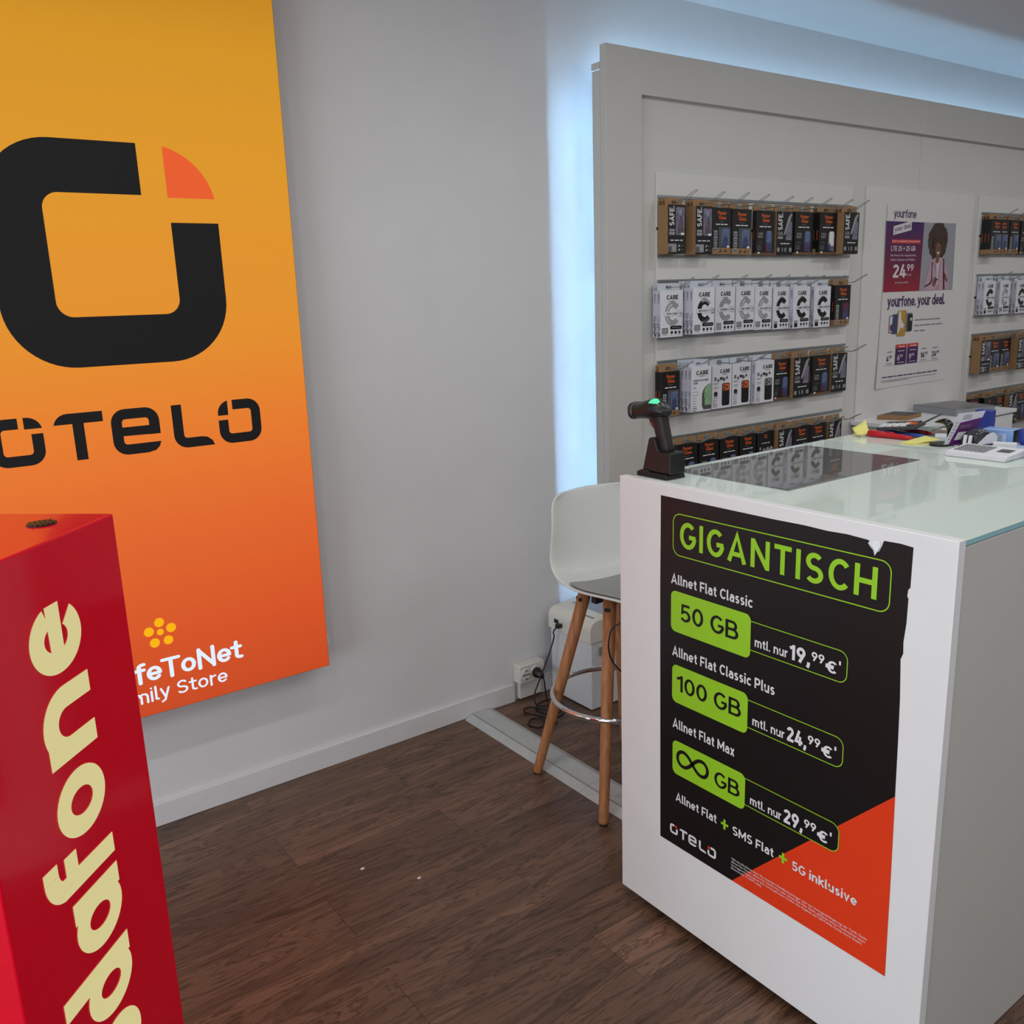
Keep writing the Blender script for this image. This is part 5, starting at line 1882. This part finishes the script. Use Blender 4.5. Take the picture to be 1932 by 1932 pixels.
bm = NB()
prism(bm, [cq(a_, b_, 0) for a_, b_ in ((0, 0), (0.105, 0), (0.105, 0.095), (0, 0.095))], e3 * 0.009)
bmesh.ops.bevel(bm, geom=bm.edges[:], offset=0.0018, segments=2, profile=0.5, affect='EDGES')
link('case', bm, M_dgrey, cl)
for i in range(5):
    for j in range(5):
        bm = NB()
        a0_, b0_ = 0.006 + 0.0188 * i, 0.006 + 0.0175 * j
        prism(bm, [cq(a_, b_, 0.0092) for a_, b_ in ((a0_, b0_), (a0_ + 0.0155, b0_), (a0_ + 0.0155, b0_ + 0.014), (a0_, b0_ + 0.014))], e3 * 0.0035)
        link('key', bm, (M_porange if (i == 4 and j in (1, 2)) or (i == 3 and j == 3) else (M_pwhite if j < 3 and i < 4 else M_dgrey)), cl)
bm = NB()
f1 = (e1 * 0.90 + e3 * 0.436).normalized()
f3 = (e3 * 0.90 - e1 * 0.436).normalized()
dv0 = cq(0.103, 0.002, 0.0045)
prism(bm, [dv0, dv0 + e2 * 0.091, dv0 + e2 * 0.091 + f1 * 0.052, dv0 + f1 * 0.052], f3 * 0.0045)
link('display_housing', bm, M_dgrey, cl)
bm = NB()
prism(bm, [dv0 + e2 * 0.008 + f1 * 0.010 + f3 * 0.0046, dv0 + e2 * 0.083 + f1 * 0.010 + f3 * 0.0046, dv0 + e2 * 0.083 + f1 * 0.044 + f3 * 0.0046, dv0 + e2 * 0.008 + f1 * 0.044 + f3 * 0.0046], f3 * 0.0006)
link('screen', bm, mat('lcd_grey', (150, 160, 148), 0.2), cl)

# leaflet stand: black base and swan arm, and the leaflet leaning on it
ls = empty('leaflet_stand', (2.27, 1.235, DZ))
tag(ls, 'glossy black desk stand with a curved beak-like arm', 'leaflet stand')
bm = NB()
loft(bm, [superring((2.252, 1.212, DZ + z_), (1, 0, 0), (0, 1, 0), rx, ry, 2.2, 28) for z_, rx, ry in ((0, 0.036, 0.026), (0.003, 0.037, 0.027), (0.005, 0.034, 0.024))])
link('base', bm, M_black, ls)
bm = NB()
pp = [(2.262, 1.203, 0.004, 0.003), (2.260, 1.201, 0.022, 0.0035), (2.258, 1.198, 0.038, 0.0065), (2.256, 1.198, 0.052, 0.0095), (2.255, 1.206, 0.0600, 0.0088), (2.253, 1.217, 0.0610, 0.0062), (2.251, 1.228, 0.0590, 0.0032), (2.250, 1.235, 0.0570, 0.0006)]
pth = smooth_path([(x, y, DZ + z) for x, y, z, r in pp], 5)
rad_ = [p[0] for p in smooth_path([(r, 0, 0) for x, y, z, r in pp], 5)]
tube(bm, pth, [max(0.0005, r) for r in rad_], 16)
link('arm', bm, mat('gloss_black', (12, 12, 14), 0.08, coat=0.5), ls)
lf = empty('leaflet', (2.23, 1.17, DZ))
tag(lf, 'purple and white folded leaflet leaning on the black stand', 'leaflet')
L0, Lu, Lv = Vector((2.228, 1.196, DZ + 0.0008)), Vector((0.078, -0.028, 0.002)), Vector((0.040, -0.014, 0.0815))
Ln = Lu.cross(Lv).normalized()
bm = NB()
prism(bm, [L0, L0 + Lu, L0 + Lu + Lv, L0 + Lv], Ln * 0.0012)
link('cover_sheet', bm, mat('leaflet_white', (206, 202, 212), 0.4, var=0.02), lf)
a = Art(L0, Lu.normalized(), Lv.normalized(), base=0.0003)
if (Ln).dot(Vector((-0.8, -0.5, 0.3))) > 0:
    a = Art(L0 + Ln * 0.0012, Lu.normalized(), Lv.normalized(), base=0.0003)
lw_, lh_ = Lu.length, Lv.length
M_lpur = mat('leaflet_purple', (88, 34, 104), 0.4, var=0.06)
a.face([(0.014, 0.0), (lw_, 0.0), (lw_, lh_ * 0.80), (0.018, lh_ * 0.70)], M_lpur, 1)
a.face([(0.024, lh_ * 0.16), (lw_ * 0.8, lh_ * 0.16), (lw_ * 0.8, lh_ * 0.40), (0.026, lh_ * 0.40)], M_paper, 2)
for k in range(6):
    a.rect(0.003, 0.011, lh_ * (0.2 + 0.10 * k), lh_ * (0.2 + 0.10 * k) + 0.0016, M_tgrey, 1)
for k in range(3):
    a.rect(0.020, lw_ * 0.55, lh_ * (0.80 + 0.055 * k), lh_ * (0.80 + 0.055 * k) + 0.0018, M_tgrey, 1)
    a.rect(0.022, lw_ * 0.7, lh_ * (0.60 - 0.04 * k), lh_ * (0.60 - 0.04 * k) + 0.0014, M_tgrey, 2)
a.done('printing', lf)

# stapler-like hole punch
hp_ = empty('hole_punch', (2.285, 1.140, DZ))
tag(hp_, 'dark grey and white desk hole punch in front of the leaflet', 'hole punch')
bm = NB()
prism(bm, [Vector((2.252, 1.170, DZ)), Vector((2.246, 1.128, DZ)), Vector((2.325, 1.112, DZ)), Vector((2.335, 1.155, DZ))], (0, 0, 0.007))
link('base', bm, M_dgrey, hp_)
bm = NB()
loft(bm, [superring((2.262 + 0.07 * t, 1.150 - 0.016 * t, DZ + 0.0072 + hz / 2), (0.2, 1, 0), (0, 0, 1), 0.021, hz / 2, 3.5, 24) for t, hz in ((0, 0.014), (0.08, 0.026), (0.30, 0.036), (0.55, 0.038), (0.8, 0.026), (1.0, 0.012))])
link('lever', bm, mat('smoked_plastic', (50, 52, 60), 0.18, coat=0.3), hp_)
for s_ in (-1, 1):
    bm = NB()
    y_ = 1.147 + s_ * 0.0065
    prism(bm, [Vector((2.2535 + 0.0, y_ - 0.0040, DZ + 0.0075)), Vector((2.2535, y_ + 0.0040, DZ + 0.0075)), Vector((2.2575, y_ + 0.0040, DZ + 0.031)), Vector((2.2575, y_ - 0.0040, DZ + 0.031))], (-0.003, 0, 0))
    link('pin_guide', bm, M_pwhite, hp_)
bm = NB()
prism(bm, [Vector((2.262, 1.1245, DZ + 0.0075)), Vector((2.330, 1.110, DZ + 0.0075)), Vector((2.330, 1.110, DZ + 0.024)), Vector((2.318, 1.1125, DZ + 0.034)), Vector((2.296, 1.117, DZ + 0.030)), Vector((2.275, 1.122, DZ + 0.016))], (0.001, 0.004, 0))
link('side_plate', bm, M_pwhite, hp_)

lb = empty('light_blue_box', (2.405, 1.125, DZ))
tag(lb, 'shiny light blue carton with dark end behind the hole punch', 'carton')
o1_, e1_, e2_ = Vector((2.350, 1.163, DZ)), Vector((0.018, -0.074, 0)), Vector((0.052, 0.004, 0))
bm = NB()
prism(bm, [o1_, o1_ + e1_, o1_ + e1_ + e2_, o1_ + e2_], (0, 0, 0.036))
bmesh.ops.bevel(bm, geom=bm.edges[:], offset=0.001, segments=1, affect='EDGES')
link('carton', bm, M_lblue, lb)
bm = NB()
prism(bm, [o1_ + e1_ * 1.012 + e2_ * t + Vector((0, 0, z_)) for t, z_ in ((0.03, 0.001), (0.97, 0.001), (0.97, 0.035), (0.03, 0.035))], e1_.normalized() * 0.0004)
link('end_print', bm, M_ink, lb)
a = Art(o1_, e1_.normalized(), UZ, base=0.0006)
a.rect(0.006, 0.060, 0.005, 0.026, M_lpap, 0)
for k in range(4):
    a.rect(0.010, 0.052, 0.008 + 0.0045 * k, 0.0095 + 0.0045 * k, M_tgrey, 1)
a.done('label', lb)

o = link('white_carton', boxm(-0.026, 0.026, -0.017, 0.017, 0, 0.013, bev=0.001), M_bwhite)
o.location = (2.292, 1.072, DZ + 0.0022)
o.rotation_euler = (0, 0, -1.15)
tag(o, 'small flat white carton lying on pale blue papers', 'carton')
o = link('paper_sheets', boxm(-0.075, 0.075, -0.065, 0.065, 0, 0.002), M_lpap)
o.location = (2.335, 1.060, DZ)
o.rotation_euler = (0, 0, -1.35)
tag(o, 'pale blue printed papers under the small white carton', 'papers')

nv = link('royal_blue_box', boxm(-0.016, 0.016, -0.021, 0.021, 0, 0.069, bev=0.0015), M_navy)
nv.location = (2.476, 1.217, DZ)
nv.rotation_euler = (0, 0, 0.05)
tag(nv, 'upright royal blue box standing behind the leaflet', 'carton')
nf = link('blue_pouch', boxm(-0.03, 0.03, -0.045, 0.045, 0, 0.040, bev=0.010, seg=3), M_navy)
nf.location = (2.395, 1.035, DZ + 0.003)
nf.rotation_euler = (0, 0, 0.2)
tag(nf, 'blue rounded case at the right end of the desk clutter', 'case')

# card terminal keypad on the seam
kt = empty('card_terminal', (2.12, 1.05, DZ))
tag(kt, 'white card terminal with grey keypad lying at the front of the desk', 'card terminal')
bm = NB()
prism(bm, [Vector((x, y, DZ + z_)) for x, y, z_ in ((2.108, 1.128, 0.0), (2.218, 1.128, 0.0), (2.208, 1.126, 0.020), (2.112, 1.126, 0.013))], (0.0, -0.145, 0))
bmesh.ops.bevel(bm, geom=bm.edges[:], offset=0.003, segments=2, profile=0.5, affect='EDGES')
link('housing', bm, M_bwhite, kt)
sl = 0.007 / 0.096


def tz(x):
    return DZ + 0.0131 + (x - 2.112) * sl


for i in range(6):
    for j in range(4):
        x, y = 2.128 + 0.0165 * j, 1.114 - 0.0125 * i
        bm = NB()
        prism(bm, [Vector((x, y, tz(x))), Vector((x, y - 0.0095, tz(x))), Vector((x + 0.012, y - 0.0095, tz(x + 0.012))), Vector((x + 0.012, y, tz(x + 0.012)))], (0, 0, 0.0022))
        link('key', bm, M_pgrey, kt)
bm = NB()
prism(bm, [Vector((x, y, tz(x))) for x, y in ((2.150, 1.024), (2.150, 0.994), (2.180, 0.994), (2.180, 1.024))], (0, 0, 0.0008))
link('display', bm, M_pdgrey, kt)
ph_ = empty('mobile_phone', (2.215, 0.96, DZ))
tag(ph_, 'dark mobile phone lying at the right edge beside the card terminal', 'phone')
link('body', boxm(2.185, 2.255, 0.86, 0.972, DZ, DZ + 0.008, bev=0.003), M_black, ph_)
link('screen', boxm(2.189, 2.251, 0.866, 0.968, DZ + 0.0081, DZ + 0.0084), mat('phone_glass', (20, 22, 28), 0.04), ph_)

# on the cabinet
kb_ = empty('kraft_case_box', (3.93, 2.33, 0.898))
tag(kb_, 'brown kraft phone case box lying flat on the white cabinet', 'phone case box')
p_ = [Vector((3.835, 2.385, 0.8985)), Vector((3.892, 2.268, 0.8985)), Vector((4.050, 2.290, 0.8985)), Vector((4.010, 2.405, 0.8985))]
bm = NB()
prism(bm, p_, (0, 0, 0.019))
link('carton', bm, M_kraft, kb_)
bm = NB()
prism(bm, [p_[0].lerp(p_[3], 0.28) + Vector((0, 0, 0.0191)), p_[1].lerp(p_[2], 0.1) + Vector((0, 0, 0.0191)), p_[2] + Vector((0, 0, 0.0191)), p_[3] + Vector((0, 0, 0.0191))], (0, 0, 0.0005))
link('printed_top', bm, M_ink, kb_)
gb = empty('catalogue_stack', (4.28, 2.3, 0.898))
tag(gb, 'thick grey catalogue stack on the white cabinet, right of the kraft box', 'catalogues')
q_ = [Vector((4.145, 2.175, 0.8985)), Vector((4.200, 2.420, 0.8985)), Vector((4.470, 2.360, 0.8985)), Vector((4.400, 2.120, 0.8985))]
bm = NB()
prism(bm, q_, (0, 0, 0.030))
link('pages', bm, mat('grey_page_edges', (146, 150, 154), 0.5, var=0.06), gb)
bm = NB()
prism(bm, [p + Vector((0, 0, 0.0302)) for p in q_], (0, 0, 0.0025))
link('cover', bm, mat('catalogue_cover', (120, 118, 122), 0.35, var=0.25, scale=14), gb)

# crumbs and marks on the floor
for k, (x, y, r_) in enumerate(((0.903, 2.017, 0.0055), (1.004, 1.884, 0.005))):
    bm = NB()
    bmesh.ops.create_icosphere(bm, subdivisions=1, radius=r_)
    o = link('paper_crumb', bm, M_bwhite, origin=(0, 0, -r_ * 0.5))
    o.scale = (1.3, 0.8, 0.5)
    o.location = (x, y, 0.0)
    tag(o, ('tiny white crumb on the dark floor, left of two', 'tiny white crumb on the dark floor, right of two')[k], 'crumb')
